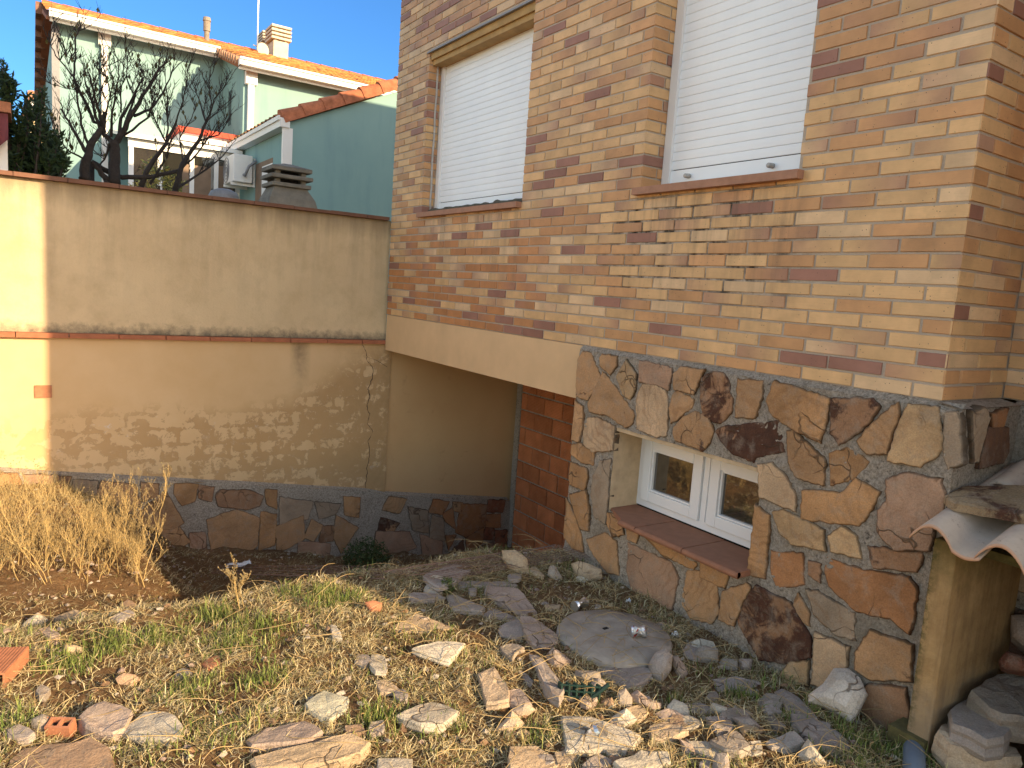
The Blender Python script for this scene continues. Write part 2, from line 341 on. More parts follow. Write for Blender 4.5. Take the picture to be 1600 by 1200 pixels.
# ================================================================ terrain
def sstep(a, b, v):
    t = min(1, max(0, (v-a)/(b-a))); return t*t*(3-2*t)
def gz(x, y):
    n1 = noise.noise(Vector((x*1.3, y*1.3, 1.))); n2 = noise.noise(Vector((x*4., y*4., 5.))); n3 = noise.noise(Vector((x*13., y*13., 9.)))
    n4 = noise.noise(Vector((x*27., y*27., 3.)))
    hi = -1.585+.035*n1+.022*n2+.018*n3+.010*n4
    hi += -.01*sstep(2.3, 2.7, x)
    xs = np.interp(x, [-1., .2, .6, 1.0, 2.8, 4.4], [-1.80, -1.80, -1.90, -2.28, -2.62, -2.78])
    lo = xs+.05*n1+.03*n2+.018*n3+.010*n4
    if x < .7: lo += .12*sstep(5.0, 5.8, y)*(1-sstep(.2, .7, x))
    ye = 3.58+.10*noise.noise(Vector((x*2.2, 3.3, 0)))
    if x > 2.2: ye = ye*(1-sstep(2.2, 2.7, x))+3.47*sstep(2.2, 2.7, x)
    k = sstep(ye, ye+.42, y)
    z = hi*(1-k)+lo*k
    far = sstep(3, 9, math.hypot(x-1, (y-3)))
    if y > 6.5: z = -1.5-.0*far
    return z
def ground_hit(p):
    d = ray(p); d = d/np.linalg.norm(d); t = 1.2
    while t < 14:
        q = d*t
        if q[2] <= gz(q[0], q[1]): break
        t += .03
    for _ in range(8):
        q = d*t; t += (gz(q[0], q[1])-q[2])/d[2]*.6
    return d*t
def axis(a, b, st, far):
    mid = list(np.arange(a, b+1e-6, st)); g = [1.08**k for k in range(200)]
    lo = []; p = a; s_ = st
    while p > -far: s_ *= 1.25; p -= s_; lo.append(p)
    hi = []; p = b; s_ = st
    while p < far: s_ *= 1.25; p += s_; hi.append(p)
    return lo[::-1]+mid+hi
mb = MB(); mb.grid(lambda x, y: (x, y, gz(x, y)), axis(-1.4, 4.6, .022, 400), axis(.6, 6.6, .022, 400), (.2, .15, .1, 0))
g = mb.build('ground', M['ground'], None, True); tag(g, kind='structure')

# ================================================================ brick house
HX, YC, YE, HZ0, HZ1, X2, Y0 = 2.8, 1.344, 6.35, -.294, 4.45, 3.29, .267
house = empty('brick_house', (3.2, 3.4, -1.58), 'yellow and salmon facing brick house on a flagstone plinth beside the yard', 'house')
def bcol(i, k, z=0, u=0):
    r = random.Random(i*7919+k*104729+13)
    t = r.random(); up = min(1, max(0, (z-.6)/1.6)); low = min(1, max(0, (u-3.1)/1.2))*min(1, max(0, (.75-z)/.5))
    pp = .065+.05*up+.07*low; po = .25+.12*up+.22*low
    if t < pp: a = (.31, .15, .105)
    elif t < pp+po: a = (.55-.06*low, .30-.08*low, .135-.05*low)
    elif t < pp+po+.14: a = (.67, .46, .26)
    else: a = (.65, .41, .195)
    if up > .3 and t > pp: a = tuple(a[j]*(1-.12*up)+(.50, .33, .22)[j]*.12*up for j in range(3))
    m = r.uniform(.90, 1.10); a = tuple(v*m for v in a); b = a
    if r.random() < .33:
        w = r.uniform(.3, .8); d = (.33, .17, .125); b = tuple(a[j]*(1-w)+d[j]*w for j in range(3))
    return (a, b) if r.random() < .5 else (b, a)
def bricks(mb, mp, u0, u1, z0, z1, ph, hol=(), colf=bcol, cid=0, start_joint=False):
    i = 0; z = z0
    while z < z1-.03:
        p = ph(i); k = -1
        while u0+p+k*.24 < u1:
            a = u0+p+k*.24; b = a+.23; k += 1
            a2, b2 = max(a, u0), min(b, u1)
            if b2-a2 < .02: continue
            segs = [(a2, b2)]
            for (h0, h1, g0, g1) in hol:
                if z+.05 > g0+.012 and z < g1-.012:
                    ns = []
                    for (c, d) in segs:
                        if d <= h0 or c >= h1: ns.append((c, d)); continue
                        if c < h0: ns.append((c, h0))
                        if d > h1: ns.append((h1, d))
                    segs = ns
            c0, c1 = colf(i, k+cid, z, a)
            for (c, d) in segs:
                if d-c < .015: continue
                j = [random.uniform(-.0018, .0018) for _ in range(5)]; e = .0022; dd = .0065+j[4]*.8
                ze = z+.004+j[0]; zt = z+.0555+j[1]; cc, de = c+(j[2] if c > u0+.001 else 0), d+j[3]*(0 if d > u1-.001 else 1)
                o = [(cc, ze), (de, ze), (de, zt), (cc, zt)]; n = [(cc+e, ze+e), (de-e, ze+e), (de-e, zt-e), (cc+e, zt-e)]
                if c <= u0+.001: n[0] = (cc, ze+e); n[3] = (cc, zt-e)
                vs = [mp(q[0], q[1], 0) for q in o]+[mp(q[0], q[1], dd) for q in n]
                L, R_ = tuple(c0)+(0,), tuple(c1)+(0,)
                mb.add(vs, [(4, 5, 6, 7), (0, 1, 5, 4), (1, 2, 6, 5), (2, 3, 7, 6), (3, 0, 4, 7)], [L, R_, R_, L, L, R_, R_, L])
        z += .06; i += 1
RW = (2.07, 3.058, .585, 1.90); LW = (4.215, 5.73, .585, 1.90)
bw = MB()
ph_front = lambda i: 0. if i % 2 else -.12
ph_ret = lambda i: -.12 if i % 2 else 0.
bricks(bw, lambda u, z, d: (HX+.0065-d, u, z), YC, YE, HZ0, HZ1, ph_front, (RW, LW))
def retcol(i, k, z, u):
    if u < HX+.01:
        c = bcol(i, 0 if i % 2 else 0, z, YC); return (c[0], c[0])
    return bcol(i+500, k+70, z, 0)
bricks(bw, lambda u, z, d: (u, YC+.0065-d, z), HX, X2, HZ0, HZ1, ph_ret, (), retcol)
YP = .46      # unseen pier added to darken the recess; its corner casts the yard's shadow edge
bricks(bw, lambda u, z, d: (HX+.0065-d, u, z), Y0, YP, HZ0, HZ1, ph_front, (), lambda i, k, z, u: bcol(i+2900, k, 0, 0))
bricks(bw, lambda u, z, d: (u, YP-.0065+d, z), HX, X2, HZ0, HZ1, ph_ret, (), lambda i, k, z, u: bcol(i+3900, k, 0, 0))
bricks(bw, lambda u, z, d: (X2+.0065-d, YC-u, z), 0, YC-YP, HZ0, HZ1, ph_front, (), lambda i, k, z, u: bcol(i+900, k, 0, 0))
bricks(bw, lambda u, z, d: (u, Y0+.0065-d, z), HX, 9., HZ0, HZ1, ph_ret, (), lambda i, k, z, u: bcol(i+1900, k, 0, 0))
def jamb(yj, zr):
    def jc(i, k, z, u):
        p = ph_front(i); kk = int(math.floor((yj-YC-p)/.24))+1
        c = bcol(i, kk, z, yj); return (c[0], c[0])
    n0 = int(round((zr[0]-HZ0)/.06))
    i = n0; z = HZ0+n0*.06
    while z < zr[1]-.03:
        w = .15 if i % 2 else .104
        for (a, b, kk) in ((0, w, 0), (w+.01, .155, 1)):
            if b-a < .02: continue
            c = jc(i, kk, z, 0)[0] if kk == 0 else bcol(i+77, 5, z, 0)[0]; e = .002
            vs = [(HX+a, yj-.0, z+.004), (HX+b, yj, z+.004), (HX+b, yj, z+.0555), (HX+a, yj, z+.0555)]
            vs += [(HX+a, yj-.005, z+.004+e), (HX+b-e, yj-.005, z+.004+e), (HX+b-e, yj-.005, z+.0555-e), (HX+a, yj-.005, z+.0555-e)]
            bw.add(vs, [(4, 5, 6, 7), (0, 1, 5, 4), (1, 2, 6, 5), (2, 3, 7, 6), (3, 0, 4, 7)], tuple(c)+(0,))
        z += .06; i += 1
jamb(RW[1], RW[2:]); jamb(LW[1], LW[2:])
bw.build('brickwork', M['brick'], house)
# mortar backing with openings
mo = MB()
def slab(y0, y1, z0, z1): mo.box((HX+.0055, y0, z0), (HX+.17, y1, z1))
slab(YC+.006, RW[0], HZ0, HZ1); slab(RW[1]+.001, LW[0], HZ0, HZ1); slab(LW[1]+.001, YE, HZ0, HZ1)
slab(RW[0], RW[1]+.001, HZ0, RW[2]); slab(RW[0], RW[1]+.001, RW[3], HZ1); slab(LW[0], LW[1]+.001, HZ0, LW[2]); slab(LW[0], LW[1]+.001, LW[3], HZ1)
mo.box((HX+.171, YC+.006, HZ0), (X2+.3, YC+.12, HZ1)); mo.box((X2+.0055, YP, HZ0), (X2+.3, YC+.005, HZ1)); mo.box((HX+.0055, Y0+.0055, HZ0), (9.01, YP-.0055, HZ1)); mo.box((HX-.01, Y0-.01, -3), (9.01, YP+.01, HZ0-.001))
mo.build('mortar_bed', M['mortar'], house)
bd = MB(); bd.box((3.03, YC+.13, -.58), (9., YE-.01, HZ1-.01)); bd.box((X2+.32, YP+.012, -3), (9., YC+.125, HZ1-.01)); bd.box((3.08, YC+.13, -3), (9., 3.42, -.585)); bd.box((4.47, 3.43, -3), (9., YE-.01, -.585))
bd.box((2.83, 3.30, -3), (3.07, 3.425, -.585))
bd.build('inner_wall', M['body'], house)
rf = MB(); rf.prism([(2.5, Y0-.3, 4.46), (9.3, Y0-.3, 4.46), (9.3, YE+.2, 4.46), (2.5, YE+.2, 4.46)], (0, 0, .09)); 
rf.add([(2.5, Y0-.3, 4.551), (9.3, Y0-.3, 4.551), (9.3, YE+.2, 4.551), (2.5, YE+.2, 4.551), (5.9, 2.2, 5.5), (5.9, 3.6, 5.5)], [(0, 1, 4), (1, 2, 5, 4), (2, 3, 5), (3, 0, 4, 5), (0, 3, 2, 1)])
rf.build('roof', M['roofc'], house)
# beam over the garage opening
be = MB(); be.box((HX+.002, 3.445, -.622), (HX+.26, YE+.0, -.296)); be.box((HX+.262, 3.445, -.622), (4.46, YE+.05, -.586)); be.build('lintel_beam', M['beam'], house)
# garage infill
inf = MB(); im = MB(); XI = 4.36
im.box((XI+.006, 3.2, -3.1), (XI+.1, 6.36, -.6)); im.box((XI-.012, 6.30, -3.1), (XI+.005, 6.385, -.6))
rr = random.Random(4); z = -2.86; i = 0
while z < -.62:
    k = -1
    while True:
        a = 3.3+(.15 if i % 2 else 0)+k*.305; k += 1
        if a > 6.29: break
        b = min(a+.292, 6.295); 
        if b-a < .03: continue
        m = rr.uniform(.8, 1.15); col = (.66*m, .25*m, .105*m, 0); e = .004; zz = min(z+.168, -.62)
        j = rr.uniform(-.003, .003)
        vs = [(XI+.006, a, z), (XI+.006, b, z), (XI+.006, b, zz), (XI+.006, a, zz), (XI-.006+j, a+e, z+e), (XI-.006+j, b-e, z+e), (XI-.006+j, b-e, zz-e), (XI-.006+j, a+e, zz-e)]
        inf.add(vs, [(4, 7, 6, 5), (0, 4, 5, 1), (1, 5, 6, 2), (2, 6, 7, 3), (3, 7, 4, 0)], col)
    z += .182; i += 1
ip = inf.build('infill_wall', M['infill'], house); ip['label'] = 'hollow red brick blocking up the garage opening'; im.build('infill_mortar', M['pmortar'], ip)

# ---- shuttered windows
def shutter_window(w, xs, knobs, lab, zbot):
    y0, y1, z0, z1 = w
    fr = MB(); fr.box((xs-.012, y1-.062, z0+.02), (xs+.06, y1-.008, z1)); fr.box((xs-.012, y0+.004, z0+.02), (xs+.06, y0+.05, z1)); fr.box((xs-.0, y0+.051, z1-.05), (xs+.06, y1-.063, z1)); 
    wd = fr.build('window', M['pvc'], house); wd['label'] = lab
    sh = MB(); z = zbot+.075; ya, yb = y0+.05, y1-.062; p = .0475
    prof = [(0, .0025), (.06, .0003), (.5, -.0007), (.94, .0003), (.975, .003), (.99, .008)]
    sh.box((xs+.004, ya, zbot), (xs+.02, yb, zbot+.070))
    vs = []; fs = []
    while z < z1-.01:
        for t, d in prof: vs += [(xs+.006+d, ya, z+t*p), (xs+.006+d, yb, z+t*p)]
        z += p
    n = len(vs)//2; fs = [(2*a, 2*a+1, 2*a+3, 2*a+2) for a in range(n-1)]; sh.add(vs, fs)
    s = sh.build('shutter', M['shut'], wd)
    if knobs:
        for yy in (y0+.26, y1-.20):
            kb = MB(); kb.tube([(xs+.004, yy, zbot+.032), (xs-.03, yy, zbot+.030), (xs-.034, yy, zbot+.030)], [.013, .012, .009], 10); kb.build('stopper', M['cable'], wd, True)
        kb = MB(); kb.box((xs-.008, y0+.052, z0+.018), (xs+.03, y1-.064, z0+.044)); kb.build('bottom_rail', M['plaster'], wd)
    vb = MB(); vb.box((xs+.021, y0, z0), (xs+.05, y1, z1)); vb.build('backing', M['dark'], wd)
    sl_ = MB(); sl_.box((HX-.045, y0-.03 if knobs else y0-.0, z0-.022), (xs+.05, y1+(.02 if knobs else .01), z0+.016)); sl_.build('sill', M['sillt'], wd)
    return wd
shutter_window(RW, 2.955, True, 'window nearer the house corner, its white roller shutter nearly closed', .640)
lw = shutter_window(LW, 2.925, False, 'window nearer the boundary wall, white roller shutter down, conduit on its jamb', .625)
q = MB(); path = [(2.80+.075, 5.722, z) for z in np.linspace(.61, 1.86, 14)]; path = [(a+random.uniform(-.004, .004), b, c) for a, b, c in path]; q.tube(path, .009, 8); q.build('conduit', M['cable'], lw, True)
q = MB(); q.box((HX+.03, LW[0], 1.80), (2.93, LW[1]-.01, 1.899)); q.box((HX+.012, LW[0], 1.84), (HX+.029, LW[1]-.01, 1.899)); q.build('lintel_board', M['soffit'], lw)
q = MB(); q.box((HX-.012, LW[0]-.04, 1.893), (HX+.02, LW[1]+.03, 1.905)); q.build('lintel_strip', M['grey'], lw)
q = MB(); pts = [(2.86+random.uniform(-.01, .015), y, .622+.012*noise.noise(Vector((y*9, 0, 0)))) for y in np.linspace(LW[0]+.02, LW[1]-.03, 40)]
q.tube(pts, [.016+.012*abs(noise.noise(Vector((p[1]*7, 2, 0)))) for p in pts], 8); q.build('foam_bead', M['foam'], lw, True)

# ================================================================ stone cladding
def in_poly(x, y, P):
    c = False; n = len(P); j = n-1
    for i in range(n):
        if (P[i][1] > y) != (P[j][1] > y) and x < (P[j][0]-P[i][0])*(y-P[i][1])/(P[j][1]-P[i][1])+P[i][0]: c = not c
        j = i
    return c
def rough_outline(P, step, jit, r):
    out = []; n = len(P)
    for i in range(n):
        a = np.array(P[i]); b = np.array(P[(i+1) % n]); L = np.linalg.norm(b-a); m = max(1, int(L/step))
        for k in range(m):
            q = a+(b-a)*k/m; nn = np.array([-(b-a)[1], (b-a)[0]])/max(L, 1e-6)
            s_ = jit*(.4 if k == 0 else 1); out.append(tuple(q+nn*r.uniform(-s_, s_)+(np.array([r.uniform(-1, 1), r.uniform(-1, 1)])*jit*.5)))
    # corner softening
    n = len(out); return [tuple(.84*np.array(out[i])+.08*np.array(out[i-1])+.08*np.array(out[(i+1) % n])) for i in range(n)]
def inset(P, d):
    n = len(P); ar = sum(P[i][0]*P[(i+1) % n][1]-P[(i+1) % n][0]*P[i][1] for i in range(n)); sg = 1 if ar > 0 else -1; out = []
    for i in range(n):
        a, b, c = np.array(P[i-1]), np.array(P[i]), np.array(P[(i+1) % n]); t = c-a; L = np.linalg.norm(t)+1e-9
        out.append(tuple(b+np.array([-t[1], t[0]])/L*sg*d))
    return out
def plate(mb, P, mp, h, col, r, step=.016, jit=.0042, grow=.011):
    """one cladding stone: P in plane coordinates, mp(u,v,d) maps to the world, h how far it stands out"""
    ar0 = 1; O = rough_outline(inset(P, -grow), step, jit, r); n = len(O)
    ar = sum(O[i][0]*O[(i+1) % n][1]-O[(i+1) % n][0]*O[i][1] for i in range(n))
    if ar < 0: O = O[::-1]
    tx, ty = r.uniform(-.03, .03), r.uniform(-.03, .03); cx = sum(p[0] for p in O)/n; cy = sum(p[1] for p in O)/n
    hh = lambda p, e: h+e+(p[0]-cx)*tx+(p[1]-cy)*ty
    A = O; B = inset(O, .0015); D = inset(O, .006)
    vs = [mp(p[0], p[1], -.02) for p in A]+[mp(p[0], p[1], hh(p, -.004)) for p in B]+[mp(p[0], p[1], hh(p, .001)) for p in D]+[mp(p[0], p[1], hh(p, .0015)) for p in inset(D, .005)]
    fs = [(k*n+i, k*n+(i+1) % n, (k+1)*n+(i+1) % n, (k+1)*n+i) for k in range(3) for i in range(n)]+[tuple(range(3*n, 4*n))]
    ef = r.uniform(.35, .85); dk = lambda f: (col[0]*f, col[1]*f*.9, col[2]*f*.85, col[3] if len(col) > 3 else 0)  # rim rings darkened to paint joint shadow gaps, along with rusty weathered edges
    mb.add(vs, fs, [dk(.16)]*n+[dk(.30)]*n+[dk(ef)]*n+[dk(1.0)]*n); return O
COL = dict(tan=(.50, .325, .17), pale=(.55, .42, .265), orange=(.48, .295, .14), rust=(.38, .20, .09), pink=(.46, .315, .21), brown=(.34, .21, .12), grey=(.38, .315, .225), dark=(.20, .12, .08), cream=(.55, .40, .22), red=(.31, .13, .07))
OA, SA = (870, 530), .3083; OB, SB = (1150, 550), .2916; OC, SC = (900, 750), .4375
PL = [
 (OA, SA, [(100,95),(130,65),(170,75),(215,190),(205,235),(155,305),(100,290),(95,200)], 'tan', .28), (OA, SA, [(215,95),(225,80),(305,90),(300,130),(270,180),(215,130)], 'tan', 0),
 (OA, SA, [(350,105),(400,180),(395,250),(370,305),(335,280),(302,190)], 'cream', 0), (OA, SA, [(230,165),(300,255),(385,380),(375,430),(345,445),(250,380),(165,365),(160,330)], 'tan', .22),
 (OA, SA, [(415,110),(580,150),(575,180),(560,255),(500,225),(415,215)], 'pink', 0), (OA, SA, [(590,180),(630,145),(750,160),(720,200),(690,275),(590,250)], 'tan', .03),
 (OA, SA, [(430,232),(480,228),(545,260),(558,300),(552,490),(500,495),(400,455),(400,310),(415,260)], 'pale', 0), (OA, SA, [(590,275),(610,265),(688,310),(680,340),(610,400),(575,425),(567,350)], 'tan', 0),
 (OA, SA, [(735,200),(790,168),(845,180),(870,230),(868,270),(885,300),(880,360),(830,420),(790,415),(740,380),(732,300)], 'brown', .55), (OA, SA, [(915,200),(1042,215),(1030,300),(1000,395),(903,395)], 'tan', 0),
 (OA, SA, [(595,450),(640,395),(700,370),(760,400),(790,470),(770,520),(735,560),(600,510),(590,480)], 'tan', .25), (OA, SA, [(805,465),(840,450),(1130,415),(1140,570),(1090,575),(1000,590),(995,620),(880,570),(830,510)], 'brown', .85),
 (OA, SA, [(94,310),(130,340),(130,440),(110,520),(70,510),(78,400)], 'tan', 0), (OA, SA, [(130,450),(150,400),(200,400),(290,442),(282,560),(180,570),(130,530)], 'pale', 0),
 (OA, SA, [(68,535),(110,530),(185,575),(185,635),(120,620),(64,575)], 'orange', 0), (OA, SA, [(62,620),(150,660),(155,700),(140,765),(62,735),(52,700)], 'orange', .15),
 (OA, SA, [(268,600),(220,620),(185,690),(175,780),(195,900),(245,935),(252,850)], 'grey', 0), (OA, SA, [(65,790),(150,770),(163,850),(158,975),(120,960),(90,880)], 'orange', 0),
 (OA, SA, [(45,800),(90,900),(120,1000),(130,1080),(80,1060),(34,1000)], 'orange', .1), (OC, SC, [(35,215),(100,190),(140,220),(150,340),(110,330),(60,265)], 'tan', 0),
 (OA, SA, [(255,885),(320,900),(335,990),(280,1000),(255,930)], 'orange', 0), (OA, SA, [(350,955),(415,985),(400,1030),(355,1010)], 'tan', 0),
 (OB, SB, [(120,600),(190,600),(250,660),(310,760),(318,850),(125,775)], 'pale', 0), (OB, SB, [(200,160),(500,255),(480,370),(450,480),(330,420),(200,340),(165,265)], 'orange', 0),
 (OB, SB, [(510,255),(730,255),(765,290),(700,380),(640,430),(545,495),(510,440)], 'brown', .45), (OB, SB, [(870,275),(865,330),(800,545),(700,540),(655,480),(700,420),(800,330)], 'tan', 0),
 (OB, SB, [(925,280),(1080,300),(1095,520),(1070,550),(985,610),(810,580),(860,430)], 'cream', 0), (OB, SB, [(1115,320),(1180,320),(1190,420),(1200,600),(1130,625),(1110,560)], 'grey', 0),
 (OB, SB, [(275,420),(300,420),(470,580),(465,715),(400,700),(310,660),(280,590)], 'tan', 0), (OB, SB, [(500,550),(590,515),(710,595),(620,680),(505,710)], 'orange', .1),
 (OB, SB, [(355,745),(450,750),(560,765),(645,680),(765,755),(720,840),(650,925),(500,910),(345,890)], 'orange', 0), (OB, SB, [(190,860),(250,850),(465,960),(475,1065),(400,1045),(290,1025),(230,960)], 'cream', .2),
 (OB, SB, [(495,985),(565,940),(640,990),(665,1105),(600,1090),(510,1065)], 'cream', 0), (OB, SB, [(810,685),(900,655),(1100,690),(1110,770),(1100,860),(1060,910),(1040,1060),(850,1055),(765,960),(770,850),(815,800)], 'pink', 0),
 (OC, SC, [(642,85),(690,125),(670,355),(614,340)], 'orange', 0), (OC, SC, [(1040,240),(1240,270),(1215,325),(1060,310)], 'brown', .6),
 (OC, SC, [(695,255),(805,265),(812,370),(715,385),(695,345)], 'rust', 0), (OC, SC, [(830,290),(870,300),(865,365),(830,340)], 'brown', .3),
 (OC, SC, [(890,275),(1000,320),(1190,350),(1215,400),(1200,500),(1190,550),(1120,490),(1000,470),(900,380),(885,330)], 'rust', 0), (OC, SC, [(820,390),(860,400),(990,480),(995,575),(920,550),(850,480)], 'grey', 0),
 (OC, SC, [(792,405),(830,480),(830,520),(800,500),(768,460)], 'tan', 0), (OC, SC, [(855,545),(975,600),(960,670),(930,720),(880,740),(845,735)], 'pale', 0),
 (OC, SC, [(1050,540),(1200,590),(1195,715),(1040,708),(995,680),(1000,620)], 'tan', .05), (OC, SC, [(640,380),(760,440),(830,560),(835,630),(750,650),(650,640),(580,510),(600,450)], 'brown', .75),
 (OC, SC, [(760,655),(830,645),(826,735),(720,700)], 'cream', .2), (OC, SC, [(1040,735),(1180,745),(1185,840),(1170,900),(1060,880),(1015,800)], 'brown', 0),
 (OC, SC, [(395,325),(440,330),(500,380),(505,480),(480,510),(400,490),(375,440)], 'tan', 0), (OC, SC, [(180,225),(340,300),(360,350),(340,460),(280,450),(200,400),(180,330)], 'pink', .05),
 (OC, SC, [(440,290),(545,345),(530,385),(440,345)], 'orange', 0), (OC, SC, [(235,195),(350,250),(430,305),(420,320),(300,262)], 'orange', 0), (OC, SC, [(525,400),(610,370),(620,380),(590,440),(560,520),(510,500)], 'tan', 0),
]
plinth = MB(); r = random.Random(11); XP = 2.785
mpx = lambda u, v, d: (XP-d, u, v)
PPOLY = []
for (o, s, pts, ck, stn) in PL:
    P = [(onx(p, XP-.018)[1], onx(p, XP-.018)[2]) for p in zp(o, s, pts)]
    P = [(min(3.435, max(1.235, a)), min(-.315, b)) for a, b in P]
    m = r.uniform(.88, 1.1); col = tuple(v*m for v in COL[ck])+(stn,)
    h = r.uniform(.012, .022)
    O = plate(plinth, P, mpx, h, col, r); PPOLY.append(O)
YR = 1.262                                    # return face of the plinth
for pts, ck, stn in (([(1268,312),(1340,305),(1362,350),(1300,600),(1285,600)], 'grey', 0), ([(1352,415),(1468,412),(1468,540),(1440,590),(1305,618)], 'dark', 0), ([(1372,345),(1468,308),(1442,392),(1382,395)], 'rust', .4)):
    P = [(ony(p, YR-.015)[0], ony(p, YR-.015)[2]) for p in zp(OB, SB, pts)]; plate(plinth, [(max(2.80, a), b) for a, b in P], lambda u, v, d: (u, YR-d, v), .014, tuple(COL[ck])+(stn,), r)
XQ = X2-.03
for k in range(12):                            # plinth stones of the wall that runs on towards the camera
    cy = YR-.13-.23*(k % 3); cz = -.43-.25*(k//3)+r.uniform(-.02, .02); P = [(cy+.10*r.uniform(.8, 1.1)*math.cos(t), cz+.11*r.uniform(.75, 1.1)*math.sin(t)) for t in np.linspace(0, 6.28, 7)[:-1]]
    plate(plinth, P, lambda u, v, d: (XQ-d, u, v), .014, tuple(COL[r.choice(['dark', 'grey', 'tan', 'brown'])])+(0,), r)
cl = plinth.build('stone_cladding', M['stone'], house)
OPW = (2.06, 3.062, -1.205, -.722)
mm = MB()
def near_edge(u, v): return 0
def pm(u, v):
    d = .003+.007*noise.noise(Vector((u*20, v*20, 0)))+.006*noise.noise(Vector((u*55, v*55, 4)))+.004*noise.noise(Vector((u*7, v*7, 8)))
    return (XP-.005-d, u, v)
us = list(np.arange(1.24, 3.4401, .011)); vs_ = list(np.arange(-1.72, -.3051, .011))
def pgrid(ua, ub, va, vb):
    uu = [ua]+[q for q in us if ua+.004 < q < ub-.004]+[ub]; vv = [va]+[q for q in vs_ if va+.004 < q < vb-.004]+[vb]
    mm.grid(pm, uu, vv, flip=True)
pgrid(1.262, OPW[0], -1.75, -.318); pgrid(OPW[1], 3.44, -1.75, -.318); pgrid(OPW[0], OPW[1], -1.75, OPW[2]); pgrid(OPW[0], OPW[1], OPW[3], -.318)
# sloped mortar fillet under the first brick course
def fil(u, t):
    n_ = .004*noise.noise(Vector((u*25, t*9, 2)))
    return (XP-.008+t*.03-n_, u, -.318+t*.026+n_)
mm.grid(fil, list(np.arange(1.262, 3.441, .015))+[3.441], list(np.linspace(0, 1, 4)), flip=True)
rx = list(np.arange(XP-.006, XQ+.01, .012)); rz = list(np.arange(-1.75, -.29, .012))
mm.grid(lambda a, b: (a, YR+.004+.006*noise.noise(Vector((a*22, b*22, 7)))-(.0 if b < -.32 else .0), b), rx, [q for q in rz if q <= -.3], flip=False)
mm.grid(lambda a, t: (a, YR+.0+t*.085, -.308+t*.016), rx, [0, .33, .66, 1], flip=False)
mm.grid(lambda a, b: (XQ-.0+.006*noise.noise(Vector((a*22, b*22, 17))), YR-a, b), list(np.arange(-.03, .80, .02)), [q for q in rz if q <= -.3])
mm.grid(lambda a, t: (XQ+t*.04, YR-a, -.308+t*.014), list(np.arange(-.03, .80, .05)), [0, .5, 1])
mm.box((2.80, 3.28, -3.1), (2.828, 3.425, -.63)); mm.box((XP-.003, 3.426, -3.1), (3.3, 3.44, -.63))
mm.build('plinth_mortar', M['pmortar'], cl, True)
# ---- small cellar window
sw = MB(); FX = 2.985; yA, yB, zA, zB = 2.03, 3.058, -1.185, -.742
def ring(mb_, x0, x1, ya, yb, za, zb, w):
    mb_.box((x0, ya, za), (x1, ya+w, zb)); mb_.box((x0, yb-w, za), (x1, yb, zb)); mb_.box((x0, ya+w, za), (x1, yb-w, za+w)); mb_.box((x0, ya+w, zb-w), (x1, yb-w, zb))
ring(sw, FX, FX+.05, yA, yB, zA, zB, .045); sw.box((FX, 2.525, zA+.0452), (FX+.05, 2.575, zB-.0452))
cw = sw.build('window', M['pvc'], house); cw['label'] = 'small white two-leaf window deep in the flagstone plinth'
for (ya, yb) in ((2.578, 3.02), (2.08, 2.522)):
    s1 = MB(); 
    ring(s1, FX-.014, FX+.034, ya, yb, zA+.038, zB-.036, .062); ring(s1, FX-.004, FX+.03, ya+.062, yb-.062, zA+.10, zB-.098, .012)
    sa = s1.build('sash', M['pvc'], cw); bv = sa.modifiers.new('bevel', 'BEVEL'); bv.width = .004; bv.segments = 2
    gl = MB(); gl.box((FX+.014, ya+.05, zA+.085), (FX+.022, yb-.05, zB-.085)); gl.build('pane', M['glass'], cw)
s1 = MB(); s1.box((FX-.006, 2.535, zA+.046), (FX-.001, 2.565, zB-.046)); s1.build('mullion', M['pvc'], cw)
sb = MB(); sb.box((FX+.051, 2.0, -1.25), (FX+.09, 3.1, -.70)); sb.build('backing', M['dark'], cw)
jb = MB(); 
jb.grid(lambda a, b: (a, 3.058+.004*noise.noise(Vector((a*20, b*20, 0))), b), list(np.linspace(XP-.012, FX+.01, 12)), list(np.linspace(-1.205, -.72, 24)))
jb.box((XP-.004, OPW[0]-.02, -.742), (FX+.02, 3.06, -.722)); jb.box((XP-.004, OPW[0]-.02, -1.25), (FX+.02, OPW[0], -.72))
jb.build('reveal', M['plaster'], cw)
for j, (a, b) in enumerate(((2.055, 2.39), (2.395, 2.728), (2.733, 3.055))):
    t = MB(); zt = -1.194+.001*j; fr_ = 2.678
    pts = [(FX+.0, a), (FX+.0, b), (2.79, b), (2.70, 2.87), (fr_, 2.86), (fr_, a)] if j == 2 else [(FX+.0, a), (FX+.0, b), (fr_, b), (fr_, a)]
    t.prism([(x, y, zt-.028) for x, y in pts], (0, 0, .028)); yb = 2.86 if j == 2 else b
    t.tube([(fr_+.004, a, zt-.016), (fr_+.004, yb, zt-.016)], .0165, 12); t.build('sill_tile', M['terra'], cw)

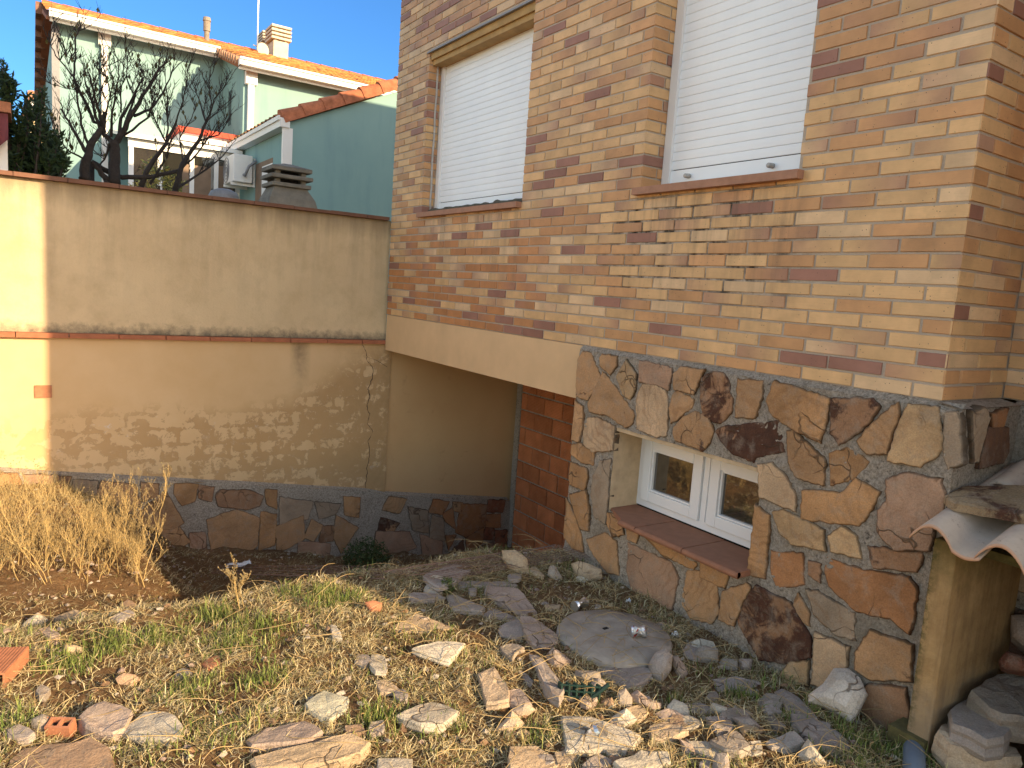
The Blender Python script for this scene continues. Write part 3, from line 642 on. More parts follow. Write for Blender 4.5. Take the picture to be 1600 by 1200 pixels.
# ================================================================ boundary wall
YW = 6.4
bwall = empty('boundary_wall', (0, YW, -2.3), 'tall ochre rendered boundary wall with red ledge and flagstone base at the back', 'wall')
def pw(y, amp): return lambda a, b: (a, y+amp*noise.noise(Vector((a*2.5, b*2.5, 0))), b)
xs_ = list(np.arange(-6, 2.83, .06))+[2.83]
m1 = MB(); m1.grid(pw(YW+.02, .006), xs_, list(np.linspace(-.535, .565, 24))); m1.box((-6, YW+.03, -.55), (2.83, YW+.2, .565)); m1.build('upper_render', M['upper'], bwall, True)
m1 = MB(); m1.grid(pw(YW, .006), list(np.arange(-6, 2.885, .06))+[2.89], list(np.linspace(-2.9, -.572, 40))); m1.box((-6, YW+.012, -3.1), (2.89, YW+.2, -.572)); m1.build('lower_render', M['lower'], bwall, True)
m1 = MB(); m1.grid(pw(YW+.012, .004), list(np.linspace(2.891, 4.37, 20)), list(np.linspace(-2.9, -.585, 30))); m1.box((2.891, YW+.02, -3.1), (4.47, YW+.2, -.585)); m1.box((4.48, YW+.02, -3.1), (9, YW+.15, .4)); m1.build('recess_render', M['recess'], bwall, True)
x = -6.; r = random.Random(5)
lg = MB(); cp = MB()
while x < 2.85:
    L = .33; e = min(x+L-.006, 2.862); lg.box((x, YW-.045+r.uniform(-.003, .003), -.571), (e, YW+.02, -.537+r.uniform(-.003, .002)))
    x += L
x = -6.
while x < 2.80:
    e = min(x+.326, 2.795); t = r.uniform(-.003, .003); cp.box((x, YW-.03+t, .566), (e, YW+.24, .594+t)); x += .33
lg.build('ledge', M['ledge'], bwall); cp.build('coping', M['cap'], bwall)
q = MB(); a = ony((55, 602), YW); b = ony((81, 621), YW); q.box((a[0]-.005, YW-.012, b[2]), (b[0], YW+.01, a[2])); q.build('exposed_brick', M['redfr'], bwall)
ck = MB(); cpts = zp((0, 480), .3875, [(1462,150),(1480,190),(1478,215),(1505,245),(1500,290),(1485,330),(1490,360),(1478,400),(1490,430),(1482,470),(1502,500),(1484,540),(1490,600),(1480,650),(1478,700),(1470,735)])
r = random.Random(3); P = [ony(p, YW-.002) for p in cpts]; pp = []
for i in range(len(P)-1):
    for k in range(5): t = P[i]+(P[i+1]-P[i])*k/5; pp.append((t[0]+r.uniform(-.006, .006), YW-.002, t[2]))
ck.tube(pp, [r.uniform(.0015, .0045) for _ in pp], 4)
p2 = [ony(p, YW-.002) for p in zp((0, 480), .3875, [(1478,200),(1520,215),(1560,240)])]; ck.tube([tuple(q_) for q_ in p2], .0018, 4)
ck.build('crack', M['crack'], bwall)
OD, SD = (0, 480), .3875; OE, SE = (580, 480), .3666
BL = [
 (OD, SD, [(0,668),(60,672),(105,790),(60,850),(0,840)], 'orange', 0), (OD, SD, [(100,680),(205,685),(215,750),(150,800),(120,740)], 'pink', 0), (OD, SD, [(240,685),(280,685),(260,745),(230,730)], 'dark', .6),
 (OD, SD, [(300,700),(390,705),(370,800),(300,770)], 'grey', 0), (OD, SD, [(410,708),(540,722),(560,790),(500,840),(420,810),(390,770)], 'tan', 0), (OD, SD, [(575,708),(635,717),(630,760),(578,780)], 'tan', 0),
 (OD, SD, [(665,745),(735,870),(700,885),(540,895),(520,870)], 'tan', 0), (OD, SD, [(705,718),(795,718),(780,780),(740,795),(708,750)], 'orange', 0), (OD, SD, [(802,722),(858,728),(850,780),(808,765)], 'brown', .1),
 (OD, SD, [(885,745),(1000,745),(1060,768),(1045,795),(990,808),(882,795),(875,760)], 'brown', 0), (OD, SD, [(950,822),(1038,852),(1030,960),(990,990),(860,990),(840,860)], 'tan', 0), (OD, SD, [(1060,825),(1108,835),(1100,960),(1050,980)], 'orange', 0),
 (OD, SD, [(1075,735),(1110,738),(1110,815),(1080,790)], 'orange', .1), (OD, SD, [(1220,845),(1222,930),(1120,990),(1115,890)], 'tan', 0), (OD, SD, [(1260,858),(1298,882),(1260,940),(1232,930)], 'tan', 0),
 (OD, SD, [(1355,842),(1438,890),(1370,990),(1352,930)], 'tan', 0), (OD, SD, [(1390,765),(1448,772),(1442,845),(1395,835)], 'orange', .2), (OD, SD, [(610,905),(720,890),(762,945),(690,990),(620,980)], 'tan', 0),
 (OD, SD, [(772,912),(820,912),(828,990),(770,980)], 'pink', 0), (OD, SD, [(1302,885),(1343,885),(1338,940),(1292,945)], 'brown', 0), (OD, SD, [(0,860),(100,865),(180,900),(160,1000),(0,1000)], 'tan', 0),
 (OD, SD, [(220,770),(290,795),(370,870),(300,930),(222,900)], 'brown', 0), (OD, SD, [(395,838),(510,900),(590,985),(420,990),(385,900)], 'brown', 0), (OD, SD, [(180,800),(210,900),(290,960),(200,1000),(150,860)], 'tan', 0),
 (OD, SD, [(1130,770),(1260,790),(1240,850),(1130,880)], 'grey', 0), (OD, SD, [(1270,790),(1375,800),(1350,830),(1290,850)], 'grey', 0), (OD, SD, [(1200,950),(1330,960),(1330,1010),(1200,1010)], 'pink', 0),
 (OE, SE, [(75,812),(150,822),(120,875),(50,860)], 'tan', 0), (OE, SE, [(40,902),(120,927),(100,945),(30,945)], 'tan', .8), (OE, SE, [(20,962),(160,962),(190,1020),(80,1080),(15,1040)], 'pink', 0),
 (OE, SE, [(265,822),(330,832),(300,880),(250,870)], 'rust', 0), (OE, SE, [(310,885),(343,855),(355,950),(320,910)], 'rust', .1), (OE, SE, [(385,842),(490,845),(478,930),(400,975),(365,960)], 'rust', .15),
 (OE, SE, [(497,828),(570,828),(560,868),(497,868)], 'red', 0), (OE, SE, [(492,888),(548,885),(550,935),(487,935)], 'rust', .2), (OE, SE, [(405,985),(478,942),(470,1000),(410,1050)], 'rust', 0),
 (OE, SE, [(330,1052),(392,995),(398,1060)], 'dark', .3), (OE, SE, [(490,942),(520,947),(515,988),(477,985)], 'red', 0), (OE, SE, [(532,952),(575,952),(575,1060),(532,1055)], 'red', .2), (OE, SE, [(440,1040),(518,1005),(523,1060),(432,1060)], 'dark', 0),
 (OE, SE, [(262,885),(300,902),(310,995),(252,980)], 'grey', 0), (OE, SE, [(208,972),(300,1005),(300,1060),(220,1050)], 'pink', 0), (OE, SE, [(347,835),(388,838),(378,870),(352,860)], 'tan', 0), (OE, SE, [(322,972),(358,972),(330,1035)], 'rust', 0),
 (OE, SE, [(160,850),(235,870),(240,960),(180,945)], 'grey', 0),
]
bs = MB(); r = random.Random(21)
for (o, s, pts, ck_, stn) in BL:
    P = [(ony(p, YW-.045)[0], ony(p, YW-.045)[2]) for p in zp(o, s, pts)]; m = r.uniform(.85, 1.08)
    P = [(min(4.335, a), b) for a, b in P]
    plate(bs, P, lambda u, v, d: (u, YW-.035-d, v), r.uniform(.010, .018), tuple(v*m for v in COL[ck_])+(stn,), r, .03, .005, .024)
for k in range(60):
    cx = -.45-.34*(k % 15); cz = -1.66-.26*(k//15); P = [(cx+.15*r.uniform(.8, 1.1)*math.cos(t), cz+.12*r.uniform(.75, 1.1)*math.sin(t)) for t in np.linspace(0, 6.28, 7)[:-1]]
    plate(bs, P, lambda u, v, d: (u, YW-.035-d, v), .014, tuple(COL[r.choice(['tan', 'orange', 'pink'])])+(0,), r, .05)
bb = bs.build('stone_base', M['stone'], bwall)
tz = lambda a: float(np.interp(a, [-6, -.17, .14, 2.68, 2.88, 4.31], [-1.5, -1.545, -1.60, -1.975, -2.03, -2.235]))
m1 = MB()
m1.grid(lambda a, t: (a, YW-.040+.008*noise.noise(Vector((a*15, t*20, 0)))+.006*noise.noise(Vector((a*50, t*60, 0))), tz(a)+.012*noise.noise(Vector((a*8, 1, 0)))*(t > .99)-(1-t)*1.1), list(np.arange(-6, 4.36, .03)), list(np.linspace(0, 1, 46)))
m1.grid(lambda a, t: (a, YW-.040+t*.05, tz(a)+t*.022), list(np.arange(-6, 4.36, .06)), [0, 1])
m1.build('base_mortar', M['pmortar'], bb, True)

# ================================================================ low side wall with roof tiles (right)
sw_ = empty('rendered_side_wall', (2.98, 1.2, -1.55), 'mossy ochre side wall of a low lean-to against the plinth corner', 'low wall')
q = MB(); q.box((2.685, 1.168, -1.75), (3.245, 1.248, -.765)); o = q.build('wall_slab', M['moss'], sw_); b_ = o.modifiers.new('bevel', 'BEVEL'); b_.width = .008; b_.segments = 3
q = MB(); q.box((2.66, 1.17, -1.72), (2.80, 1.30, -1.50)); o = q.build('footing', M['mould'], sw_)
def clay_tile(y1, x0, z0, name='roof_tile_s', L=.62, lab=''):
    """S-profile tile: axis climbs along +x, profile runs along -y"""
    w = .215; prof = []
    for t in np.linspace(0, 1, 17):
        if t < .62: a = t/.62; h = .062*math.sin(math.pi*a)**.8 if 0 < a < 1 else 0
        else: a = (t-.62)/.38; h = -.012*math.sin(math.pi*a)
        prof.append((t*w*1.08, h))
    q = MB(); th = .011; vs = []; n = len(prof)
    for i, xx in enumerate(np.linspace(0, L, 6)):
        for (py, ph_) in prof:
            vs.append((x0+xx, y1-py*(1-.03*i), z0+xx*.28+ph_))
    m = len(vs); vs += [(a, b, c-th) for a, b, c in vs]
    fs = [(i*n+k, i*n+k+1, (i+1)*n+k+1, (i+1)*n+k) for i in range(5) for k in range(n-1)]; fs += [(f[3]+m, f[2]+m, f[1]+m, f[0]+m) for f in fs]
    fs += [(k, k+m, k+1+m, k+1) for k in range(n-1)]+[(5*n+k, 5*n+k+1, 5*n+k+1+m, 5*n+k+m) for k in range(n-1)]
    fs += [(i*n, (i+1)*n, (i+1)*n+m, i*n+m) for i in range(5)]+[(i*n+n-1, i*n+n-1+m, (i+1)*n+n-1+m, (i+1)*n+n-1) for i in range(5)]
    q.add(vs, fs, (.5, .4, .33, 0)); o = q.build('clay_roof_tile', M['claypale'], None, True); return tag(o, lab, 'roof tile', 'pale clay tiles on the low lean-to')
clay_tile(1.292, 2.600, -.762, lab='pale clay roof tile overhanging the mossy side wall, nearest the window')
clay_tile(1.075, 2.600, -.760, lab='pale clay roof tile at the right border, beside the tile over the side wall')
clay_tile(.858, 2.600, -.758, lab='third pale clay roof tile of the lean-to, farthest from the house corner')
clay_tile(1.262, 2.99, -.635, L=.26, lab='short pale clay roof tile behind the stained slab, against the house')
q = MB(); q.box((2.86, .62, -.83), (3.24, 1.16, -.80)); o = q.build('support_board', M['mould'], sw_)
q = MB(); q.box((2.70, .56, -1.75), (3.245, .61, -.84)); q.build('far_slab', M['moss'], sw_)

# ================================================================ loose stones
ROCKC = dict(lilac=(.37, .315, .27), pink=(.42, .325, .26), tan=(.46, .345, .22), pale=(.55, .49, .385), grey=(.33, .28, .225), white=(.58, .51, .43), red=(.30, .125, .08), green=(.46, .44, .33), brown=(.33, .22, .14), peach=(.50, .385, .265))
FOOT = []
def stone(o, s, pts, ck_, th, lab, mode='slab', tilt=None, name='loose_stone', cat='stone', lift=0., mat='rock', z=None, seed=None):
    th = th*(.62 if mode == 'slab' and z is None else 1.)
    px = zp(o, s, pts); r = random.Random(seed or hash(lab) % 99991 if False else sum(map(ord, lab)))
    cx = sum(p[0] for p in px)/len(px); cyp = sum(p[1] for p in px)/len(px)
    if mode == 'slab':
        G = ground_hit((cx, cyp)); 
        if z is not None: G = onz((cx, cyp), z)
        N = Vector((r.uniform(-.09, .09), r.uniform(-.09, .09), 1)) if tilt is None else Vector(tilt)
        N.normalize(); Pt = np.array(G)+np.array([0, 0, th*.55+.004+lift])
        if z is not None: Pt = np.array(onz((cx, cyp), z))
    else:
        bot = max(px, key=lambda p: p[1]); G = ground_hit((cx, bot[1]-3)); v = Vector((-G[0], -G[1], 0)).normalized()
        N = (v*.8+Vector((0, 0, .55))).normalized() if tilt is None else Vector(tilt).normalized(); Pt = np.array(G)+np.array(v)*(-th*.1)
        if z is not None: Pt = np.array(onz((cx, bot[1]), z))
    U = N.orthogonal().normalized(); V = N.cross(U)
    W3 = [onplane(p, Pt, np.array(N)) for p in px]; O3 = Vector(Pt)
    P = [((Vector(w)-O3).dot(U), (Vector(w)-O3).dot(V)) for w in W3]
    size = max(max(abs(a) for a, b in P), max(abs(b) for a, b in P), .02)
    P = rough_outline(P, max(.012, size*.26), size*.03, r); n = len(P)
    ar = sum(P[i][0]*P[(i+1) % n][1]-P[(i+1) % n][0]*P[i][1] for i in range(n))
    if ar < 0: P = P[::-1]
    mx = sum(p[0] for p in P)/n; my = sum(p[1] for p in P)/n
    bulge = th*(.03 if mode == 'slab' else .30)
    rings = [(1.0, -th*1.0, .02), (1.05, -th*.75, .04), (1.02, -th*.45, .04), (1.05, -th*.25, .03), (1.005, -th*.05, .012), (.985, 0, .006), (.80, bulge*.45, .02), (.50, bulge*.9, .03)]
    vs = []; off = (r.uniform(-9, 9),)*3
    for (sc, dz, jt) in rings:
        for i, (a, b) in enumerate(P):
            nz_ = noise.noise(Vector((a*14+off[0], b*14, dz*30)))
            k = sc+jt*nz_*1.6; aa, bb_ = mx+(a-mx)*k, my+(b-my)*k
            hz = dz+((th*.13+.003) if k < .99 or dz < -.01 else .002)*noise.noise(Vector((aa*11+off[0], bb_*11, 3)))+(.004*noise.noise(Vector((aa*40, bb_*40, off[1]))))
            vs.append(tuple(O3+U*aa+V*bb_+N*hz))
    vs.append(tuple(O3+U*mx+V*my+N*(bulge))); R_ = len(rings)
    fs = [(k*n+i, k*n+(i+1) % n, (k+1)*n+(i+1) % n, (k+1)*n+i) for k in range(R_-1) for i in range(n)]+[((R_-1)*n+i, (R_-1)*n+(i+1) % n, R_*n) for i in range(n)]+[tuple(range(n))[::-1]]
    m = r.uniform(.9, 1.1); col = tuple(v*m for v in ROCKC[ck_])+(0,)
    q = MB(); q.add(vs, fs, col, off); ob = q.build(name, M[mat], None); 
    FOOT.append([(v_[0], v_[1]) for v_ in vs[5*n:6*n]])
    return tag(ob, lab, cat, 'loose broken stones scattered over the yard' if cat == 'stone' else None)
OF, SF = (600, 840), .25; OG, SG = (800, 950), .25; OH, SH = (0, 850), .29167; OI, SI = (380, 850), .29167; OJ, SJ = (1150, 900), .28125
ST = [
 (OF,SF,[(240,235),(440,155),(580,185),(450,265),(350,310)],'lilac',.05,'broad lilac flagstone lying flat at the edge of the garage ramp','slab'),
 (OF,SF,[(745,85),(820,85),(890,130),(905,230),(860,225),(800,195),(750,130)],'tan',.06,'tan stone leaning upright against the rusty wire mesh','rock'),
 (OF,SF,[(470,270),(820,275),(830,295),(480,305)],'lilac',.04,'long thin stone strip between the broad lilac flagstone and the cement disc','slab'),
 (OF,SF,[(650,305),(840,325),(940,460),(950,525),(860,480),(780,420),(650,350)],'pink',.06,'large pinkish slab pointing at the cement manhole disc','slab'),
 (OF,SF,[(160,355),(190,345),(325,345),(310,380),(180,385)],'lilac',.04,'small flat stone just below the broad lilac flagstone','slab'),
 (OF,SF,[(400,365),(450,360),(620,430),(600,455),(440,445)],'grey',.04,'grey wedge stone left of the large pinkish slab, in shade','slab'),
 (OF,SF,[(600,455),(680,445),(830,495),(800,515),(640,500)],'lilac',.03,'narrow lilac stone tucked under the large pinkish slab','slab'),
 (OF,SF,[(730,560),(790,525),(840,510),(875,600),(810,620),(735,600)],'lilac',.05,'squarish cracked lilac stone left of the cement disc','slab'),
 (OF,SF,[(865,495),(920,500),(1070,600),(1070,640),(1000,670),(930,650),(880,560)],'pink',.06,'rounded pinkish stone touching the left rim of the cement disc','slab'),
 (OF,SF,[(730,685),(800,660),(875,690),(830,700),(800,760)],'grey',.04,'hooked grey stone just outside the sunlight edge','slab'),
 (OF,SF,[(905,715),(960,730),(1040,820),(1120,940),(1080,990),(1040,960),(930,770)],'lilac',.07,'long diagonal stone running down to the green plastic piece','slab'),
 (OF,SF,[(1020,740),(1060,690),(1165,765),(1130,825),(1050,810)],'pink',.07,'angular pink block below the left side of the cement disc','rock'),
 (OF,SF,[(1025,230),(1040,175),(1070,180),(1110,250),(1070,265)],'grey',.05,'dark upright shard between wire mesh and plinth','rock'),
 (OF,SF,[(905,195),(940,180),(1000,235),(960,230)],'tan',.04,'small tan stone right of the leaning tan stone','slab'),
 (OF,SF,[(1180,165),(1230,150),(1350,195),(1355,250),(1280,275),(1200,220)],'tan',.07,'pale stone resting against the garage end of the plinth','rock'),
 (OF,SF,[(1010,420),(1100,420),(1090,445),(1020,440)],'tan',.03,'little flat stone left of the crushed silver can','slab'),
 (OF,SF,[(200,690),(330,650),(490,660),(400,760)],'pale',.05,'sunlit triangular flagstone just left of the shadow edge','slab'),
 (OF,SF,[(590,850),(690,820),(770,940),(775,1005),(640,1015),(620,920)],'peach',.06,'sunlit peach slab cut by the shadow edge in mid yard','slab'),
 (OF,SF,[(840,830),(900,860),(960,950),(920,945)],'lilac',.04,'narrow shaded shard beside the sunlit peach slab','slab'),
 (OF,SF,[(775,960),(850,945),(915,1030),(850,1040),(790,1020)],'pink',.05,'shaded pink stone touching the peach slab','slab'),
 (OF,SF,[(60,570),(200,480),(290,510),(420,560),(280,590)],'tan',.03,'earthy tan slab half buried where the shadow begins','slab'),
 (OG,SG,[(555,385),(800,365),(870,390),(830,440),(740,485),(590,440)],'lilac',.05,'grey slab below the manhole disc with split layered front','slab'),
 (OG,SG,[(695,345),(760,315),(835,355),(740,365)],'tan',.04,'small tan stone between the disc and the split grey slab','rock'),
 (OG,SG,[(855,350),(900,285),(960,258),(1000,300),(990,380),(930,470),(880,420)],'lilac',.10,'tall grey upright stone below the right of the manhole disc','rock'),
 (OG,SG,[(1002,300),(1040,305),(1100,400),(1060,450),(1020,400)],'pink',.06,'pink shard leaning against the tall grey upright stone','rock'),
 (OG,SG,[(1135,290),(1190,240),(1280,260),(1280,340),(1200,350),(1140,340)],'grey',.08,'grey boulder in dry grass between disc and plinth','rock'),
 (OG,SG,[(1420,320),(1500,320),(1490,390),(1420,385)],'pink',.06,'small brown-pink cube against the plinth under the dark stone','rock'),
 (OG,SG,[(405,390),(540,400),(550,470),(480,490),(400,430)],'grey',.06,'rough dull stone left of the split grey slab','rock'),
 (OG,SG,[(655,620),(665,530),(710,505),(745,560),(740,620)],'lilac',.05,'slender standing stone right of the green plastic piece','rock'),
 (OG,SG,[(751,540),(790,515),(850,570),(925,590),(920,640),(850,630),(760,600)],'pink',.07,'pink lumpy stone right of the slender standing stone','rock'),
 (OG,SG,[(560,580),(620,560),(650,620),(560,620)],'brown',.05,'brown stone between green plastic and slender standing stone','rock'),
 (OG,SG,[(620,690),(710,630),(780,700),(700,760),(640,740)],'pale',.07,'sunlit pyramid-shaped stone above the crushed blue can','rock'),
 (OG,SG,[(335,680),(500,690),(640,740),(780,790),(700,900),(560,860),(450,880),(360,880)],'pale',.12,'large pale sunlit block behind the crushed foreground can','slab'),
 (OG,SG,[(900,660),(1000,635),(1110,690),(1080,730),(960,700)],'pink',.05,'pinkish stone on the shadow line right of the pyramid stone','slab'),
 (OG,SG,[(870,735),(960,712),(1090,762),(1000,800),(880,810)],'peach',.05,'peach slab just below the pinkish stone on the shadow line','slab'),
 (OG,SG,[(1050,820),(1130,860),(1160,940),(1080,930)],'pink',.06,'dark pink stone leaning on the sunlit block at the bottom','rock'),
 (OG,SG,[(1110,830),(1250,840),(1400,900),(1330,960),(1180,900)],'pale',.07,'sunlit cream block at the bottom edge right of centre','slab'),
 (OG,SG,[(650,960),(800,900),(960,900),(975,960),(800,1000),(700,1000)],'pale',.07,'sunlit slab at the bottom border right of the crushed can','slab'),
 (OG,SG,[(1080,600),(1180,590),(1280,650),(1140,650)],'lilac',.05,'flat layered shaded stone above the dark gravel','slab'),
 (OG,SG,[(1250,590),(1340,620),(1360,670),(1290,670),(1240,640)],'pale',.06,'pale lump beside the flat layered shaded stone','rock'),
 (OG,SG,[(1265,450),(1400,430),(1550,470),(1500,510),(1300,530)],'lilac',.05,'wide low slab in grass left of the big white rock','slab'),
 (OG,SG,[(1380,690),(1480,680),(1550,740),(1450,760)],'lilac',.06,'angular pale stone in the shade below the wide low slab','rock'),
 (OG,SG,[(1220,680),(1340,680),(1380,740),(1280,770)],'lilac',.06,'lilac stone between two pale lumps in the shaded rubble','slab'),
 (OG,SG,[(0,640),(80,595),(140,640),(60,690),(0,700)],'peach',.05,'sunlit peaked stone left of the green plastic piece','rock'),
 (OG,SG,[(0,870),(150,870),(320,960),(200,1000),(0,1000)],'tan',.05,'sunlit tan slab at the bottom, left of the crushed can','slab'),
 (OG,SG,[(1250,820),(1400,770),(1480,860),(1420,895),(1330,880)],'grey',.07,'grey block standing in shade next to the sunlit cream block','slab'),
 (OJ,SJ,[(490,600),(540,500),(620,510),(690,560),(735,650),(680,740),(640,830),(590,790),(500,720),(400,700),(400,650)],'white',.14,'big whitish rock propped upright against the plinth','rock'),
 (OJ,SJ,[(220,650),(260,630),(350,680),(440,780),(400,800),(290,730)],'lilac',.06,'long lilac stone left of the big whitish rock','slab'),
 (OJ,SJ,[(315,765),(420,790),(560,870),(635,935),(560,985),(440,930),(370,850)],'lilac',.06,'longest grey slab lying in grass below the big whitish rock','slab'),
 (OJ,SJ,[(345,1000),(400,910),(500,1040),(430,1060)],'pale',.06,'pointed triangular stone at the bottom near the grey pipe','rock'),
 (OJ,SJ,[(180,915),(320,860),(375,920),(310,940),(210,945)],'white',.05,'jagged whitish stone above the pointed triangular stone','slab'),
 (OJ,SJ,[(1110,860),(1160,810),(1300,870),(1560,950),(1600,1020),(1380,1000),(1200,930)],'peach',.10,'red-edged slab at the foot of the right-hand stone pile','slab'),
 (OJ,SJ,[(1185,740),(1300,650),(1540,820),(1500,900),(1400,910),(1200,810)],'lilac',.08,'lilac slab topping the right-hand pile beside the side wall','slab'),
 (OJ,SJ,[(1300,640),(1450,540),(1620,560),(1640,790),(1480,770)],'grey',.10,'grey mottled slab at the back of the right-hand pile','slab'),
 (OJ,SJ,[(1530,220),(1620,215),(1640,430),(1540,330)],'pink',.10,'pink stone at the right border, highest of the pile','rock'),
 (OJ,SJ,[(1470,470),(1510,420),(1620,460),(1620,530),(1480,500)],'red',.08,'reddish block at the right border under the pink stone','rock'),
 (OJ,SJ,[(0,560),(130,590),(120,650),(0,620)],'lilac',.05,'shaded slab end poking from grass below the dark plinth stone','slab'),
 (OJ,SJ,[(150,700),(200,690),(255,755),(180,760)],'lilac',.05,'small stone left of the longest grey slab, upper one','slab'),
 (OJ,SJ,[(160,790),(210,780),(270,830),(230,850)],'grey',.04,'small grey shard left of the longest grey slab, lower one','slab'),
 (OJ,SJ,[(10,790),(60,780),(125,840),(50,850)],'tan',.05,'dull tan stone in the shaded rubble by the jagged whitish one','slab'),
 (OH,SH,[(125,430),(200,370),(255,410),(210,450),(140,450)],'pale',.07,'sunlit pale wedge in the trench at the left','rock'),
 (OH,SH,[(285,395),(400,355),(460,370),(380,400)],'tan',.04,'flat tan stone in the trench right of the pale wedge','slab'),
 (OH,SH,[(210,460),(250,440),(320,480),(270,500)],'pink',.05,'small pinkish stone below the pale wedge at the left','slab'),
 (OH,SH,[(600,390),(680,350),(720,370),(640,410)],'lilac',.05,'grey flat stone at the right end of the left trench','slab'),
 (OH,SH,[(650,320),(690,300),(760,340),(740,370),(660,350)],'brown',.05,'brown-pink stone behind the trench grey flat stone','slab'),
 (OH,SH,[(435,920),(560,845),(640,870),(700,900),(660,980),(600,1005),(470,960)],'pink',.10,'pinkish sunlit block in the left foreground','slab'),
 (OH,SH,[(665,1000),(780,905),(900,905),(965,960),(960,1020),(760,1030)],'pale',.09,'rounded cream block right of the pinkish foreground block','slab'),
 (OH,SH,[(70,1160),(130,1100),(380,1070),(460,1040),(560,1090),(590,1210),(60,1230)],'brown',.09,'largest brown slab at the bottom left corner','slab'),
 (OH,SH,[(170,940),(230,915),(270,930),(250,1020),(180,1000)],'grey',.09,'grey stone behind the upright red brick piece','rock'),
 (OI,SI,[(40,1040),(130,990),(320,950),(410,1000),(350,1040),(140,1060),(60,1070)],'pink',.06,'long pink slab in the foreground left of the concrete paver','slab'),
 (OI,SI,[(80,1140),(200,1110),(380,1065),(560,1020),(650,1060),(600,1110),(490,1150),(280,1190),(100,1190)],'tan',.09,'largest pale tan slab at the bottom border, mid left','slab'),
 (OI,SI,[(845,910),(1010,850),(1140,895),(1060,955),(960,955)],'pale',.06,'sunlit kite-shaped slab below the centre of the yard','slab'),
 (OI,SI,[(720,730),(780,730),(840,790),(740,790)],'peach',.03,'small peach slab half hidden in straw above the kite-shaped slab','slab'),
 (OI,SI,[(730,1150),(900,1150),(890,1210),(740,1210)],'pale',.06,'pale stone cut by the bottom border below the kite-shaped slab','slab'),
 (OI,SI,[(470,430),(500,440),(530,500),(480,490)],'pale',.04,'narrow white stone in straw near the orange brick bit','slab'),
 (OI,SI,[(1355,1000),(1440,900),(1500,960),(1440,1010)],'peach',.08,'sunlit wedge right of the dark hollow in mid foreground','rock'),
 (OI,SI,[(550,975),(640,970),(650,1010),(560,1010)],'brown',.04,'little brown stone right of the long pink slab','slab'),
]
ZP = {'red-edged slab': -1.45, 'lilac slab topping': -1.385, 'grey mottled slab': -1.33, 'pink stone at the right': -1.23, 'reddish block at': -1.27}
for (o, s, pts, ck_, th, lab, mode) in ST:
    cxx = sum(q_[0] for q_ in pts)/len(pts); cyy = sum(q_[1] for q_ in pts)/len(pts); kk_ = 1.0 if lab.startswith(('big whitish', 'broad lilac', 'lilac slab topping', 'red-edged', 'grey mottled', 'long thin')) else 1.13
    pts = [(cxx+(a_-cxx)*kk_, cyy+(b_-cyy)*kk_) for a_, b_ in pts]
    zz_ = [v for k, v in ZP.items() if lab.startswith(k)]; stone(o, s, pts, ck_, th, lab, mode, z=zz_[0] if zz_ else None)
KEEP = ('big whitish', 'broad lilac', 'lilac slab topping', 'red-edged', 'grey mottled', 'long thin')
STC = [(sum(q_[0] for q_ in zp(o, s, pts))/len(pts), sum(q_[1] for q_ in zp(o, s, pts))/len(pts), lab) for (o, s, pts, a_, b_, lab, c_) in ST]; used_ = set()
rr_ = random.Random(40); nrub = 0
while nrub < 58:     # many small pieces between the named stones
    p = (rr_.uniform(880, 1420), rr_.uniform(1000, 1195)) if nrub < 36 else ((rr_.uniform(640, 960), rr_.uniform(880, 1000)) if nrub < 46 else (rr_.uniform(20, 900), rr_.uniform(960, 1195)))
    G = ground_hit(p)
    if G[0] > 2.66 or (G[0]-2.25)**2+(G[1]-2.4)**2 < .12: continue
    w = rr_.uniform(9, 26); h = w*rr_.uniform(.4, .9); n_ = rr_.randint(5, 7); a0 = rr_.uniform(0, 6)
    pts = [(p[0]+w*math.cos(a0+6.2832*i/n_)*rr_.uniform(.6, 1.15), p[1]+h*math.sin(a0+6.2832*i/n_)*rr_.uniform(.6, 1.15)) for i in range(n_)]
    ck2 = rr_.choice(['lilac', 'pink', 'grey', 'tan', 'pale', 'lilac', 'brown'])
    o_ = stone((0, 0), 1., pts, ck2, rr_.uniform(.02, .05), 'small rubble piece no wider than a hand lying between the larger yard stones %d' % nrub, rr_.choice(['slab', 'rock']), name='rubble_piece')
    best = min(STC, key=lambda q_: (q_[0]-p[0])**2+(q_[1]-p[1])**2); dx_, dy_ = p[0]-best[0], p[1]-best[1]
    word = ('right of' if dx_ > 0 else 'left of') if abs(dx_) > abs(dy_) else ('just below' if dy_ > 0 else 'just above')
    lb = 'small %s rubble bit %s the %s' % (ck2, word, best[2])
    if len(lb.split()) > 16 or lb in used_: lb = '%s rubble bit near the %s' % (ck2, best[2])
    if len(lb.split()) > 16 or lb in used_: lb = 'small %s rubble piece lying between the larger stones' % ck2
    used_.add(lb); o_['label'] = lb; o_['group'] = 'small rubble pieces'; nrub += 1
stone(OI, SI, [(330,850),(430,780),(565,820),(560,872),(460,940),(350,882)], 'green', .07, 'greenish concrete paver lying in the sunlit grass', 'slab', name='concrete_paver', cat='paver')
stone(OI, SI, [(650,312),(690,300),(745,315),(730,370),(700,380),(672,350)], 'red', .03, 'bright orange brick bit near the top of the sunlit mound', 'rock', name='brick_fragment', cat='brick piece', mat='redfr')
stone(OH, SH, [(1080,640),(1130,600),(1185,590),(1180,640),(1110,660)], 'red', .03, 'reddish brick shard half buried in grass at left centre', 'slab', name='brick_fragment', cat='brick piece', mat='redfr')
